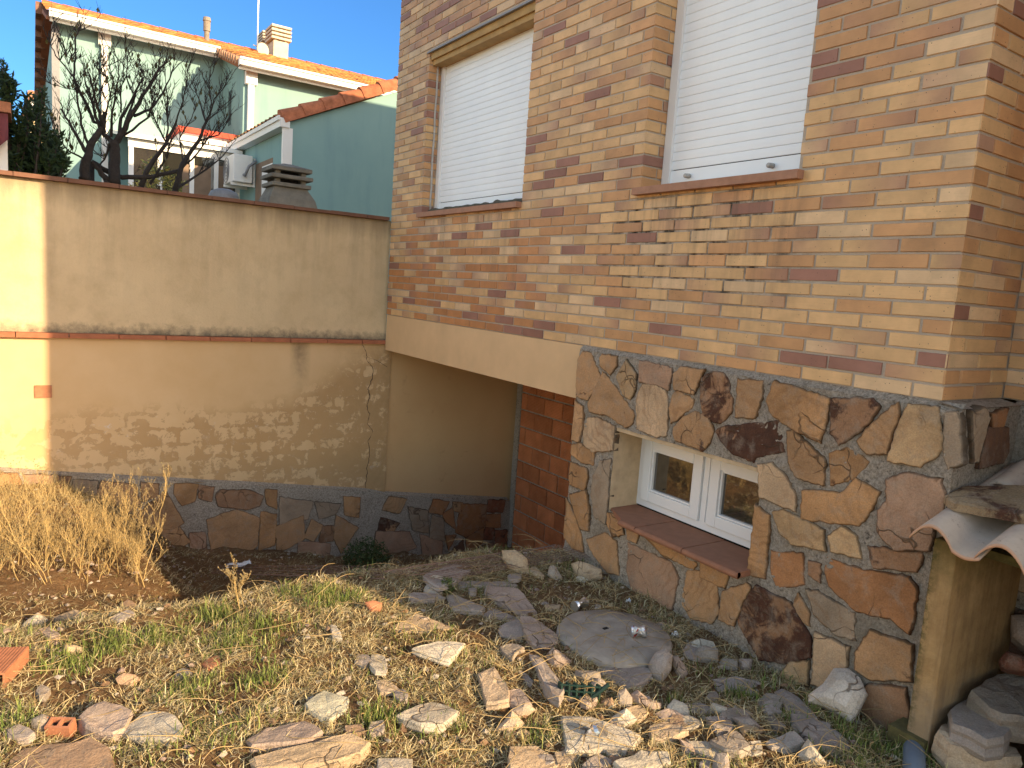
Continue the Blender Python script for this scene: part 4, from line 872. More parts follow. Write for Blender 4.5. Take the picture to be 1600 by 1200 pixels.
# dark stained slab lying on the clay tiles
st_ = MB(); r = random.Random(8)
PS = [(2.715, 1.215), (2.76, 1.268), (2.86, 1.262), (3.02, 1.05), (3.06, .78), (2.96, .62), (2.86, .72), (2.77, .98)]
PSo = rough_outline(PS, .03, .006, r); zf = lambda x, y: -.690+(x-2.62)*.28
for k, (x, y) in enumerate(PSo): pass
n = len(PSo); ins = inset(PSo, .008)
vs = [(x, y, zf(x, y)) for x, y in PSo]+[(x, y, zf(x, y)+.026) for x, y in PSo]+[(x, y, zf(x, y)+.031) for x, y in ins]
st_.add(vs, [(k*n+i, k*n+(i+1) % n, (k+1)*n+(i+1) % n, (k+1)*n+i) for k in range(2) for i in range(n)]+[tuple(range(2*n, 3*n)), tuple(range(n))[::-1]], (.30, .21, .12, .42))
tag(st_.build('stained_slab', M['rock']), 'flat stone with a dark stain lying on the clay roof tiles', 'stone')

# hollow bricks
def hollow_brick(loc, rz, lab, L=.20, Wd=.11, H=.06, holes=3, tiltx=0, tilty=0):
    e = empty('hollow_brick', loc, lab, 'brick'); e.rotation_euler = (tiltx, tilty, rz)
    q = MB(); t = .008; hw = (Wd-t*(holes+1))/holes
    q.box((-L/2, -Wd/2, 0), (L/2, Wd/2, t)); q.box((-L/2, -Wd/2, H-t), (L/2, Wd/2, H))
    for k in range(holes+1): y = -Wd/2+k*(hw+t); q.box((-L/2+.0005, y+.0003, t), (L/2-.0005, y+t-.0003, H-t))
    for k in range(9): y = -Wd/2+.008+k*.0118; q.box((-L/2+.004, y, H), (L/2-.004, y+.005, H+.0022))
    o = q.build('brick_shell', M['redfr'], None); o.parent = e
    q = MB(); q.box((-.01, -Wd/2+.002, t+.0005), (.0, Wd/2-.002, H-t-.0005)); o = q.build('core', M['dark'], None); o.parent = e
    return e
G = ground_hit((12, 1058)); hollow_brick((G[0]-.02, G[1]+.03, G[2]+.0), math.radians(-22-90), 'hollow red brick lying at the left border of the yard')
G = ground_hit((90, 1155)); hollow_brick((G[0]+.0, G[1], G[2]+.02), math.radians(60), 'broken hollow brick standing on end in the left foreground', .055, .08, .045, 2, 0, math.radians(75))

# cement manhole disc
C0 = ground_hit((966, 990)); q = MB(); nn = 60; r = random.Random(2); R0 = .268; zc = C0[2]+.035
rad = [R0*(1+.02*r.uniform(-1, 1)) for _ in range(nn)]; vs = []
DC = np.array([2.275, 2.40])
for (k, z) in ((1.02, -.09), (1.0, -.01), (.985, 0), (.6, .002), (.3, .003)): vs += [(DC[0]+rad[i]*k*math.cos(6.2832*i/nn), DC[1]+rad[i]*k*math.sin(6.2832*i/nn), -1.558+z) for i in range(nn)]
vs.append((DC[0], DC[1], -1.555)); fs = [(k*nn+i, k*nn+(i+1) % nn, (k+1)*nn+(i+1) % nn, (k+1)*nn+i) for k in range(4) for i in range(nn)]+[(4*nn+i, 4*nn+(i+1) % nn, 5*nn) for i in range(nn)]
q.add(vs, fs); disc = q.build('manhole_disc', M['disc'], None, True); tag(disc, 'round grey cement cover lying in the yard below the cellar window', 'cover')
FOOT.append([(v_[0], v_[1]) for v_ in vs[2*nn:3*nn]])
q = MB(); h0 = onz((946, 982), -1.555); q.box((h0[0]-.014, h0[1]-.008, -1.557), (h0[0]+.014, h0[1]+.008, -1.5525)); q.build('lifting_hole', M['dark'], disc)

# litter
def can(p, z, ax, L, lab, redside, sq=.5, seed=1):
    r = random.Random(seed); G = ground_hit(p); 
    if z is not None: G = onz(p, z)
    A = Vector(ax).normalized(); U = A.orthogonal().normalized(); V = A.cross(U); nn = 18; ms = 9; vs = []
    for j in range(ms):
        t = j/(ms-1); rr_ = .033*(.78 if j in (0, ms-1) else 1); k = 1-sq*math.sin(math.pi*t)
        for i in range(nn):
            a = 6.2832*i/nn; d = 1+.16*noise.noise(Vector((math.cos(a)*2, math.sin(a)*2, t*5+seed)))*math.sin(math.pi*t)*2
            vs.append(tuple(Vector(G)+Vector((0, 0, .03))+A*(t-.5)*L+U*math.cos(a)*rr_*k*d+V*math.sin(a)*rr_*d))
    def sl(j0, j1):
        return [(j*nn+i, j*nn+(i+1) % nn, (j+1)*nn+(i+1) % nn, (j+1)*nn+i) for j in range(j0, j1) for i in range(nn)]
    e = empty('crushed_can', tuple(G), lab, 'can')
    q = MB(); q.add(vs, sl(0, 1)+sl(ms-2, ms-1)+[tuple(range(nn))[::-1], tuple(range((ms-1)*nn, ms*nn))]); q.build('can_end', M['can'], e, False)
    q = MB(); q.add(vs, sl(1, ms-2)); q.build('can_side', redside, e, False); return e
can((997, 996), -1.556, (.75, -.5, .1), .07, 'crushed red and silver can lying on the cement cover', M['canred'], .5, 3)
can((925, 1165), None, (.3, -.5, .75), .11, 'crushed silver can with red base in the sunlit foreground rubble', M['can'], .45, 5)
can((905, 953), None, (1, .2, .0), .085, 'flattened bright silver can beyond the cement cover', M['can'], .7, 9)
r = random.Random(6)
def scrap(p, sz, lab, mat, name='plastic_scrap', n=7):
    G = ground_hit(p); q = MB(); us_ = np.linspace(-1, 1, n)
    q.grid(lambda a, b: (G[0]+a*sz, G[1]+b*sz*.6*(1-.3*a*a), G[2]+.014+.022*noise.noise(Vector((a*2+sz*50, b*2, G[0])))), us_, us_)
    o = q.build(name, mat, None); sd = o.modifiers.new('solid', 'SOLIDIFY'); sd.thickness = .002; return tag(o, lab, 'litter')
scrap((981, 943), .016, 'tiny white plastic bit by the plinth, above the disc', M['plas2']); scrap((1053, 996), .02, 'white crumpled scrap right of the cement cover', M['plas2'])
scrap((372, 884), .10, 'bluish white plastic sheet scrap at the foot of the boundary wall', M['plas2'])
G = ground_hit((905, 1098)); e = empty('plastic_basket_piece', tuple(G), 'broken dark green plastic basket piece with slots among the stones', 'litter')
q = MB(); ux = np.array(_r)*.5; 
for i in range(6): 
    a = np.array(G)+_r*(-.075+.03*i)+np.array([0, 0, .02]); q.box(a-[.003, .003, .0], a+[.006, .02, .055])
for j in range(3):
    a = np.array(G)+np.array([0, 0, .022+.024*j]); q.tube([tuple(a-_r*.08), tuple(a+_r*.08)], .004, 6)
q.build('basket_grid', M['plas'], e); q = MB(); a = np.array(G); q.tube([tuple(a+_r*.02+[0, 0, .0]), tuple(a+_r*.11+[.0, .0, .085])], .009, 8); q.build('basket_rim', M['plas'], e)

# grey pipe end
G = ground_hit((1432, 1185)); q = MB(); q.tube([(2.74, 1.235, -1.56), (2.66, 1.20, -1.545), (2.58, 1.155, -1.555), (2.53, 1.12, -1.60)], [.030, .036, .037, .034], 18)
tag(q.build('drain_pipe', M['pipe'], None, True), 'short blue-grey drain pipe end poking out by the side wall foot', 'pipe')

# rusty wire mesh
def wire_mesh(corners, nx, ny, lab):
    q = MB(); A, B, Cc, D = [np.array(c) for c in corners]; r = random.Random(4)
    P = lambda u, v: A*(1-u)*(1-v)+B*u*(1-v)+Cc*u*v+D*(1-u)*v+np.array([0, 0, .02*noise.noise(Vector((u*4, v*4, nx)))])
    for i in range(nx+1): q.tube([tuple(P(i/nx, v)) for v in np.linspace(0, 1, 6)], .0013, 3)
    for j in range(ny+1): q.tube([tuple(P(u, j/ny)) for u in np.linspace(0, 1, 12)], .0013 if j else .004, 3)
    return tag(q.build('wire_mesh', M['rust']), lab, 'wire mesh')
a = onz((600, 893), -1.50); b = onz((868, 851), -1.50); c = onz((935, 868), -1.53); d = onz((690, 905), -1.53)
wire_mesh([a, b, c, d], 34, 7, 'rusty wire mesh sheet hanging over the edge of the garage ramp')
a = ground_hit((330, 905)); b = ground_hit((600, 918)); c = ground_hit((590, 898)); d = ground_hit((340, 893))
up_ = np.array([0, 0, .05]); wire_mesh([a+up_, b+up_, c+up_, d+up_], 34, 8, 'dark wire mesh lying flat in the ramp hollow by the boundary wall')

# ================================================================ ground cover
def infoot(x, y):
    for P in FOOT:
        if in_poly(x, y, P): return True
    return False
FB = [(min(p[0] for p in P), max(p[0] for p in P), min(p[1] for p in P), max(p[1] for p in P), P) for P in FOOT]
def infoot(x, y):
    for a, b, c, d, P in FB:
        if a <= x <= b and c <= y <= d and in_poly(x, y, P): return True
    return False
GREEN = [((80+430, 935), 40), ((380, 1000), 55), ((300, 1080), 45), ((330, 960), 35), ((250, 1000), 40), ((100, 1040), 45), ((410, 1060), 40), ((690, 1130), 35), ((545, 935), 25), ((845, 1150), 25), ((590, 1130), 45), ((1240, 1010), 30), ((1330, 1160), 55), ((1280, 1120), 40), ((1440, 1180), 60), ((1150, 1090), 25), ((1060, 1100), 20), ((1200, 940), 20), ((180, 1010), 40), ((30, 1130), 30), ((455, 930), 25), ((1500, 1190), 40)]
GW = []
for (p, rd) in GREEN:
    a = ground_hit(p); b = ground_hit((p[0]+rd, p[1])); GW.append((a[0], a[1], max(.05, math.hypot(b[0]-a[0], b[1]-a[1]))))
def greenness(x, y):
    g = .0
    for (a, b, rd) in GW:
        d = math.hypot(x-a, y-b)/(rd*1.15)
        if d < 1.3: g = max(g, 1-d*.75)
    return min(1, g*(.35+.65*sstep(-.3, .2, noise.noise(Vector((x*9, y*9, 12)))))+.30*max(0, noise.noise(Vector((x*3, y*3, 33)))+.08))
VA = np.zeros((0, 3))
def blades(name, n, region, colfn, lenr, widr, upr, accept, mat, bend=.5):
    X = []; cols = []; F_ = []; cnt = 0; tries = 0
    while cnt < n and tries < n*6:
        tries += 1; x = random.uniform(region[0], region[1]); y = random.uniform(region[2], region[3])
        k = accept(x, y)
        if k <= 0 or random.random() > k: continue
        if infoot(x, y) and random.random() < .93: continue
        z = gz(x, y)-.004; L = random.uniform(*lenr)*(.6+.7*random.random()); w = random.uniform(*widr)
        az = random.uniform(0, 6.2832); up = random.uniform(*upr); dx, dy = math.cos(az), math.sin(az)
        c = colfn(x, y); b = random.uniform(-bend, bend)
        px_, py_ = -dy*w, dx*w; h = math.sin(up)*L; g_ = math.cos(up)*L
        m1 = (x+dx*g_*.45+px_*b*8, y+dy*g_*.45+py_*b*8, z+h*.6+.003); t_ = (x+dx*g_*1.0, y+dy*g_*1.0, z+h*(1-.25*abs(b))+.002)
        s0 = len(X); X += [(x-px_, y-py_, z), (x+px_, y+py_, z), (m1[0]+px_*.8, m1[1]+py_*.8, m1[2]+w*.5), (m1[0]-px_*.8, m1[1]-py_*.8, m1[2]), t_]
        F_ += [(s0, s0+1, s0+2, s0+3), (s0+3, s0+2, s0+4)]; cols += [c]*5; cnt += 1
    q = MB(); q.v = X; q.t = X; q.f = F_; q.c = cols; return q.build(name, mat)
def seen(x, y):
    v = MC @ np.array([x, y, gz(x, y)])
    if v[2] < .3: return 0
    u, w = 800+F_PX*v[0]/v[2], 600+F_PX*v[1]/v[2]
    return 1 if (-60 < u < 1660 and w < 1290) else .22
def acc_green(x, y):
    if x > 2.76 and y < 3.44 or y > 6.3 or x > 4.2: return 0
    if y > 3.75: return .02
    return seen(x, y)*(greenness(x, y)**1.4)
def acc_straw(x, y):
    if x > 2.76 and y < 3.44 or y > 6.3 or x > 4.2: return 0
    k = .85 if y < 3.75 else .16
    if math.hypot(x-DC[0], y-DC[1]-.35) < .35: k *= .35
    k *= .22+.78*sstep(-.25, .12, noise.noise(Vector((x*3.1, y*3.1, 50)))+.35*noise.noise(Vector((x*11, y*11, 20)))+.08)
    return seen(x, y)*k
def cg(x, y):
    t = random.random(); m = random.uniform(.5, 1.3)
    a = (.16, .215, .05) if t < .55 else ((.27, .30, .09) if t < .85 else (.46, .40, .18)); return (a[0]*m, a[1]*m, a[2]*m, 0)
def cs(x, y):
    t = random.random(); m = random.uniform(.6, 1.2)
    a = (.52, .42, .22) if t < .5 else ((.34, .24, .11) if t < .70 else ((.66, .58, .36) if t < .9 else (.22, .21, .07))); return (a[0]*m, a[1]*m, a[2]*m, 0)
tag(blades('grass', 66000, (-1.4, 2.8, .9, 4.2), cg, (.02, .072), (.0012, .0024), (.5, 1.45), acc_green, M['grass']), 'short green grass tufts growing between the stones', 'grass', kind='stuff')
tag(blades('dry_grass', 132000, (-2.4, 4.2, .8, 6.3), cs, (.02, .075), (.0009, .0022), (.0, .7), acc_straw, M['straw'], 1.5), 'matted dry straw covering the soil', 'dry grass', kind='stuff')
# gravel and soil clods
q = MB(); r = random.Random(77)
for k in range(5200):
    x = r.uniform(-1.2, 3.9); y = r.uniform(.9, 6.3)
    if (x > 2.74 and y < 3.44) or infoot(x, y) or seen(x, y) < .5: continue
    s_ = r.choice([.004, .006, .008, .012, .016])*r.uniform(.7, 1.3)
    if k % 40 == 0: s_ *= 1.7
    cr = r.choice([(.30, .18, .10), (.22, .13, .07), (.40, .33, .26), (.34, .25, .20), (.48, .42, .34), (.20, .12, .07)])
    z = gz(x, y)+s_*.3; a = r.uniform(0, 6.28); vv = []
    for (X, Y, Z) in ((1, 0, 0), (.2, 1, .1), (-1, .1, 0), (-.1, -1, .1), (0, .1, .8), (.1, 0, -.8), (.6, .6, .5), (-.6, -.5, .5)):
        j = r.uniform(.75, 1.25)*s_; vv.append((x+(X*math.cos(a)-Y*math.sin(a))*j, y+(X*math.sin(a)+Y*math.cos(a))*j, z+Z*j*.8))
    q.add(vv, [(0, 6, 4), (6, 1, 4), (1, 2, 4), (2, 7, 4), (7, 3, 4), (3, 0, 4), (0, 5, 1), (1, 5, 2), (2, 5, 3), (3, 5, 0), (0, 1, 6), (2, 3, 7)], cr+(0,))
tag(q.build('gravel', M['rock']), 'small stone chips and clods strewn over the soil', 'gravel', kind='stuff')
# twigs / long dry stems lying about
q = MB(); r = random.Random(5)
for k in range(620):
    for _ in range(20):
        x = r.uniform(-.6, 2.75); y = r.uniform(1.0, 3.7)
        if seen(x, y) > .5: break
    if k < 260: x = r.uniform(1.6, 2.75); y = r.uniform(1.2, 3.5)
    L = r.uniform(.06, .26); a = r.uniform(0, 6.28); c = r.uniform(-1, 1); z0 = gz(x, y)+r.uniform(.005, .05); rise = r.uniform(-.1, .35); pts = []
    for t in np.linspace(0, 1, 6): aa = a+c*t; pts.append((x+math.cos(aa)*L*t, y+math.sin(aa)*L*t, max(z0+rise*L*math.sin(t*2.2), gz(x+math.cos(aa)*L*t, y+math.sin(aa)*L*t)+.003)))
    m = r.uniform(.6, 1.25); col = (.40*m, .29*m, .14*m, 0); q.tube(pts, [.0016, .0015, .0014, .0013, .0011, .0007], 4, col, False)
tag(q.build('dry_stems', M['straw']), 'long dry stems and twigs strewn across the rubble', 'dry stems', kind='stuff')
# dry weeds
def weed(q, x, y, z, H, r, dens=1., az0=None, thick=.0022):
    def br(p, d, L, w, lev):
        pts = [p]; dd = Vector(d); n_ = 5
        for i in range(n_):
            dd = (dd+Vector((r.uniform(-.22, .22), r.uniform(-.22, .22), r.uniform(-.03, .16)))).normalized(); pts.append(tuple(Vector(pts[-1])+dd*L/n_))
        m = r.uniform(.75, 1.2); col = (.50*m, .36*m, .155*m, 0); q.tube(pts, list(np.linspace(w, w*.55, n_+1)), 4 if lev == 0 else 3, col, False)
        if lev < 3:
            for i in range(1, n_+1):
                for _ in range(2 if lev < 2 else 1):
                    if r.random() < .62*dens:
                        s_ = Vector((r.uniform(-1, 1), r.uniform(-1, 1), r.uniform(.1, 1.1))).normalized(); br(pts[i], (dd*.9+s_).normalized(), L*r.uniform(.28, .5), w*.6, lev+1)
        if lev >= 2:
            t = pts[-1]; q.add([(t[0]-.004, t[1], t[2]), (t[0]+.004, t[1], t[2]), (t[0], t[1]-.004, t[2]+.004), (t[0], t[1]+.004, t[2]+.007)], [(0, 1, 2), (1, 3, 2), (0, 2, 3), (0, 3, 1)], (.46, .35, .17, 0))
    br((x, y, z), Vector((r.uniform(-.4, .4), r.uniform(-.4, .4), 1)).normalized(), H, thick, 0)
q = MB(); r = random.Random(31)
for k in range(64):
    p = (r.uniform(-60, 228), r.uniform(868, 915)); G = ground_hit(p) 
    H = .31*r.uniform(.45, 1.4)
    if p[0] < 90: H *= 1.05
    weed(q, G[0], G[1], G[2], H, r, .8)
for k in range(60):
    x, y = r.uniform(-3.6, -.4), r.uniform(4.2, 6.2); weed(q, x, y, gz(x, y), r.uniform(.3, .6), r, .5)
tag(q.build('dry_weeds', M['straw']), 'thicket of tall pale dry weeds in the sun at the left', 'dry weeds', kind='stuff')
q = MB()
for k in range(4200):
    p = (r.uniform(-50, 200), 885+abs(r.gauss(0, 22))); 
    x, y = r.uniform(-1.2, .62), r.uniform(5.1, 6.35); z = gz(x, y); a = r.uniform(0, 6.28); L = r.uniform(.05, .22); up = r.uniform(.2, 1.3); w = .0013
    m = r.uniform(.6, 1.2); t = (x+math.cos(a)*L*math.cos(up), y+math.sin(a)*L*math.cos(up), z+L*math.sin(up))
    q.add([(x-w, y, z), (x+w, y, z), (t[0], t[1], t[2])], [(0, 1, 2)], (.46*m, .34*m, .15*m, 0))
tag(q.build('straw_tangle', M['straw']), 'tangle of dry straw under the tall pale weeds', 'dry grass', kind='stuff')
q = MB(); G = ground_hit((375, 955)); weed(q, G[0], G[1], G[2], .22, random.Random(4), .9, thick=.002); weed(q, G[0]+.02, G[1], G[2], .18, random.Random(9), .8, thick=.002); tag(q.build('dry_stalk', M['straw']), 'single dry seeded stalk standing on the crest of the sunlit mound', 'plant')
q = MB(); G = ground_hit((230, 920)); weed(q, G[0], G[1], G[2]-.05, .50, random.Random(14), 1., thick=.003); weed(q, G[0]-.05, G[1]+.1, G[2]-.05, .55, random.Random(15), 1., thick=.003); tag(q.build('dry_bush', M['straw']), 'tall branching dry plant at the right edge of the weed thicket', 'plant')
# dark green weed at the wall foot
def leafy(q, cx, cy, cz, R_, H, n, r, cols, L=.03):
    for k in range(n):
        a = r.uniform(0, 6.28); d = R_*math.sqrt(r.random()); h = H*r.random()*(1-.5*(d/R_)**2); x, y, z = cx+d*math.cos(a), cy+d*math.sin(a), cz+h
        v = Vector((r.uniform(-1, 1), r.uniform(-1, 1), r.uniform(-.1, 1))).normalized(); s_ = v.orthogonal().normalized(); l = L*r.uniform(.6, 1.3); P = Vector((x, y, z)); m = r.uniform(.6, 1.3); c = r.choice(cols)
        q.add([tuple(P), tuple(P+v*l*.5+s_*l*.16), tuple(P+v*l), tuple(P+v*l*.5-s_*l*.16)], [(0, 1, 2, 3)], (c[0]*m, c[1]*m, c[2]*m, 0))
q = MB(); G = ground_hit((572, 888)); leafy(q, G[0], G[1], G[2], .20, .28, 1500, r, [(.045, .075, .02), (.06, .095, .03)], .035)
o = q.build('green_weed', M['leaf']); tag(o, 'dark green leafy weed at the foot of the boundary wall in shade', 'plant')
q = MB(); G = ground_hit((698, 925)); leafy(q, G[0], G[1], G[2], .03, .09, 260, r, [(.11, .14, .04)], .02); tag(q.build('small_weed', M['leaf']), 'small upright green weed beside the broad lilac flagstone', 'plant')

# ================================================================ beyond the wall: green house
gh = empty('green_house', (3, 15, -1.5), 'pale green two-storey neighbouring house with orange tiled roof and white gutters', 'house')
YM, XB, YB, X3, Y3 = 16., 3.314, 14.26, 3.19, 11.
q = MB(); q.box((.47, YM, -1.6), (9., 22.5, 4.22)); q.build('main_block', M['green'], gh)
q = MB(); q.box((XB, YB, -1.6), (9., YM-.01, 3.68)); q.prism([(XB, YB, 3.68), (XB, YM-.01, 3.68), (XB, YM-.01, 4.20)], (5.6, 0, 0)); q.build('front_block', M['green'], gh)
q = MB(); q.prism([(X3, Y3, -1.6), (9., Y3, -1.6), (9., Y3, 4.9), (4.75, Y3, 2.90), (X3, Y3, 2.19)], (0, YB-Y3-.01, 0)); q.build('lean_to_block', M['green'], gh)
def tile_roof(q, O, U, V, lu, lv, pu=.22, pv=.38, amp=.032, seed=1, base=(.50, .22, .075)):
    O, U, V = Vector(O), Vector(U).normalized(), Vector(V).normalized(); N = U.cross(V).normalized(); 
    if N.z < 0: N = -N
    nu = int(lu/pu)+1; nv = int(lv/pv)+1; r = random.Random(seed)
    for j in range(nv):
        for i in range(nu):
            m = r.uniform(.72, 1.18); b = r.random(); c = (base[0]*m, base[1]*m*(1.1 if b < .5 else .92), base[2]*m, 0)
            if b > .9: c = (.25*m, .13*m, .07*m, 0)
            vs = []; K = 7
            for jj in (0, 1):
                v0 = min((j+jj)*pv, lv)+(-.03 if jj == 0 else 0); hh = .028 if jj == 0 else 0.
                for k in range(K):
                    t = k/(K-1); u0 = min((i+t)*pu, lu); vs.append(tuple(O+U*u0+V*v0+N*(hh+amp*abs(math.sin(math.pi*t))*(1.0))))
            m0 = len(vs)
            for k in range(K): t = k/(K-1); u0 = min((i+t)*pu, lu); vs.append(tuple(O+U*u0+V*(min(j*pv, lv)-.03)+N*(.01+amp*abs(math.sin(math.pi*t)))))
            q.add(vs, [(k, k+1, K+k+1, K+k) for k in range(K-1)]+[(k, m0+k, m0+k+1, k+1) for k in range(K-1)], c)
sl_ = math.atan2(1.0, 3.3)
q = MB(); d = Vector((0, math.cos(sl_), math.sin(sl_)))
Oe = Vector((.36, 15.68, 4.24)); tile_roof(q, Oe, (1, 0, 0), d, XB-.36, 3.47, seed=1)
Ob = Vector((XB-.12, 13.98, 4.24-1.70*math.tan(sl_))); tile_roof(q, Ob, (1, 0, 0), d, 5.9, 3.47+1.70/math.cos(sl_), seed=2)
roof = q.build('roof', M['tile'], gh)
q = MB(); rp = Oe+d*3.5
q.prism([(.36, 15.7, 4.16), (.36, 18.98, 5.15), (.36, 22.9, 3.9), (.36, 22.9, 3.84), (.36, 18.98, 5.06), (.36, 15.7, 4.10)], (8.6, 0, 0)); q.prism([(XB-.1, 13.99, 3.60), (XB-.1, 15.71, 4.16), (XB-.1, 15.71, 4.08), (XB-.1, 13.99, 3.54)], (5.7, 0, 0)); q.build('roof_deck', M['roofc'], roof)
q = MB(); x = .36; r = random.Random(6); yr, zr = rp.y+.02, rp.z
while x < 9.:
    vs = []; 
    for (xx, R_) in ((x, .11), (x+.40, .095)):
        for k in range(9): a = math.pi*k/8; vs.append((xx, yr+math.cos(a)*R_*1.1, zr-.02+math.sin(a)*R_))
    q.add(vs, [(k, k+1, 10+k, 9+k) for k in range(8)]+[tuple(range(9))], (.56*r.uniform(.85, 1.1), .13, .06, 0)); x += .37
q.build('ridge_tiles', M['tile'], roof)
q = MB()      # verge on the left gable
for k in range(10): y = yr-.0+k*.40; z = zr-.01-k*.40*.335; q.box((.25, y, z-.20), (.43, y+.41, z+.04), (.22, .12, .08, 0))
q.build('verge_tiles', M['tile'], roof)
q = MB(); z = 3.70
for k in range(9):   # tile ends along the step between the two eaves
    y = 14.05+k*.19; zz = 3.70+(y-14.05)*math.tan(sl_); q.tube([(XB-.20, y, zz-.01), (XB-.02, y, zz-.01)], .075, 8, (.36, .20, .12, 0))
q.build('step_tiles', M['tile'], roof)
# gutters and downpipes
def gutter(x0, x1, y, z, nm='gutter'):
    q = MB(); q.box((x0, y-.10, z-.11), (x1, y+.02, z+.0)); q.box((x0, y-.125, z-.02), (x1, y-.101, z+.015)); q.box((x0+.01, y+.021, z-.16), (x1-.01, y+.05, z-.01)); return q.build('gutter', M['white'], gh)
gutter(.40, XB-.13, 15.66, 4.24); gutter(XB-.16, 6.1, 13.96, 3.70)
def pipe(x, y, z1, R_=.05, z0=-1.5):
    q = MB(); q.box((x-.10, y-.12, z1-.24), (x+.10, y-.0, z1-.02)); q.box((x-R_, y-.10, z0), (x+R_, y-.01, z1-.241)); return q.build('downpipe', M['white'], gh)
pipe(1.26, YM, 4.16); pipe(3.43, YB, 3.60)
q = MB(); q.box((.44, YM-.05, -1.5), (.56, YM+.0, 4.10)); q.build('corner_pipe', M['grey'], gh)
q = MB(); q.box((X3-.09, Y3-.06, -1.5), (X3+.05, Y3-.005, 2.10)); q.build('downpipe', M['white'], gh)
q = MB(); q.box((X3-.14, Y3-.08, 2.10), (X3+.0, YB, 2.225)); q.box((X3-.165, Y3-.08, 2.19), (X3-.141, YB, 2.25)); q.build('gutter', M['white'], gh)
q = MB(); dv = Vector((1.62, 0, .76)).normalized(); tile_roof(q, (X3-.1, Y3+.12, 2.26), (0, 1, 0), dv, 3.1, 2.6, seed=5, base=(.42, .19, .08)); q.build('lean_to_roof', M['tile'], gh)
q = MB(); r = random.Random(12); L = .40     # large verge tiles on the lean-to gable
for k in range(7):
    p0 = Vector((X3-.10, Y3+.02, 2.24))+dv*(k*.325); p1 = p0+dv*L; vs = []
    nrm = Vector((-dv.z, 0, dv.x))
    for (p, R_, up) in ((p0, .115, .025), (p1, .10, 0.)):
        for j in range(9): a = math.pi*j/8; vs.append(tuple(p+Vector((0, -1, 0))*math.cos(a)*R_*.9+nrm*(math.sin(a)*R_*.75+up-.0)))
        vs.append(tuple(p+Vector((0, -1, 0))*R_*.95-nrm*.085)); 
    m = r.uniform(.85, 1.15)
    q.add(vs, [(j, j+1, 10+j+1, 10+j) for j in range(8)]+[(0, 10, 19, 9), (9, 0, 1, 2, 3, 4, 5, 6, 7, 8)], (.42*m, .15*m, .075*m, 0))
q.build('verge_tiles', M['tile'], gh)
q = MB(); q.box((X3+.01, Y3-.01, 2.10), (X3+.012, Y3-.009, 2.11)); 
# windows
wl_ = MB(); wl_.box((XB-.006, 15.12, 2.75), (XB+.05, 15.42, 3.45)); w_ = wl_.build('window', M['green'], gh); q = MB(); q.box((XB-.010, 15.15, 2.78), (XB-.007, 15.39, 3.42)); q.build('pane', M['glass'], w_)
a = onx((428, 240), X3); q = MB(); 
q.box((X3-.004, 11.75, .60), (X3-.001, 12.75, 1.78)); w_ = q.build('window', M['curtain'], gh); w_['label'] = 'window with white shutter behind the barbecue chimney'; q = MB(); q.box((X3-.008, 11.75, .60), (X3-.0045, 12.35, 1.70)); q.build('shutter', M['white'], w_)
# roof furniture
def roofpt(px, y): return ony(px, y)
a = ony((323, 60), 18.2); q = MB(); q.tube([(a[0], 18.2, a[2]-.5), (a[0], 18.2, a[2]+.15)], .055, 12); q.tube([(a[0], 18.2, a[2]+.15), (a[0], 18.2, a[2]+.36)], .075, 12); q.tube([(a[0], 18.2, a[2]+.362), (a[0], 18.2, a[2]+.44)], [.09, .075], 12)
q.build('vent_pipe', M['conc'], gh)
def chimney(px0, px1, pyb, pyt, y, dpt, cap=True, zb=None):
    a = ony((px0, pyb), y); b = ony((px1, pyb), y); t = ony(((px0+px1)/2, pyt), y); q = MB(); x0, x1 = a[0], b[0]; zt = t[2]; h = zt-a[2]; zs = a[2]+h*.52
    q.box((x0+.03, y, a[2]-.7), (x1-.03, y+dpt, zs)); o = q.build('chimney', M['stackm'], gh); c = MB(); st_h = (zt-zs)/4
    for k in range(4): z = zs+.03+k*st_h; c.box((x0-.03, y-.05, z), (x1+.03, y+dpt+.05, z+st_h*.55)); 
    for (xx, yy) in ((x0+.06, y+.02), (x1-.12, y+.02), (x0+.06, y+dpt-.08), (x1-.12, y+dpt-.08)): c.box((xx, yy, zs), (xx+.06, yy+.06, zt-.01))
    c.build('chimney_cap', M['stackm'], o); c = MB(); c.box((x0+.13, y+.12, zs), (x1-.13, y+dpt-.1, zt-.06)); c.build('flue', M['dark'], o)
M['stackm'] = simple('chimney_render', (.52, .46, .36), .95, .2, 8, .4)
chimney(425, 452, 88, 40, 18.3, .5); chimney(411, 428, 85, 50, 19.2, .45)
a = ony((402, 75), 18.8); b = ony((401, -25), 18.8); q = MB(); q.tube([(a[0], 18.8, a[2]-.4), (a[0], 18.8, b[2])], .018, 6); q.tube([(a[0]-.10, 18.8, a[2]+.05), (a[0]+.14, 18.8, a[2]+.02)], .014, 5); q.build('antenna_mast', M['steel'], gh)
q = MB(); a = ony((410, 78), 18.0); q.tube([(a[0], 18.0, a[2]), (a[0]+.01, 17.97, a[2])], [.15, .15], 20); q.build('satellite_dish', M['stackm'], gh)
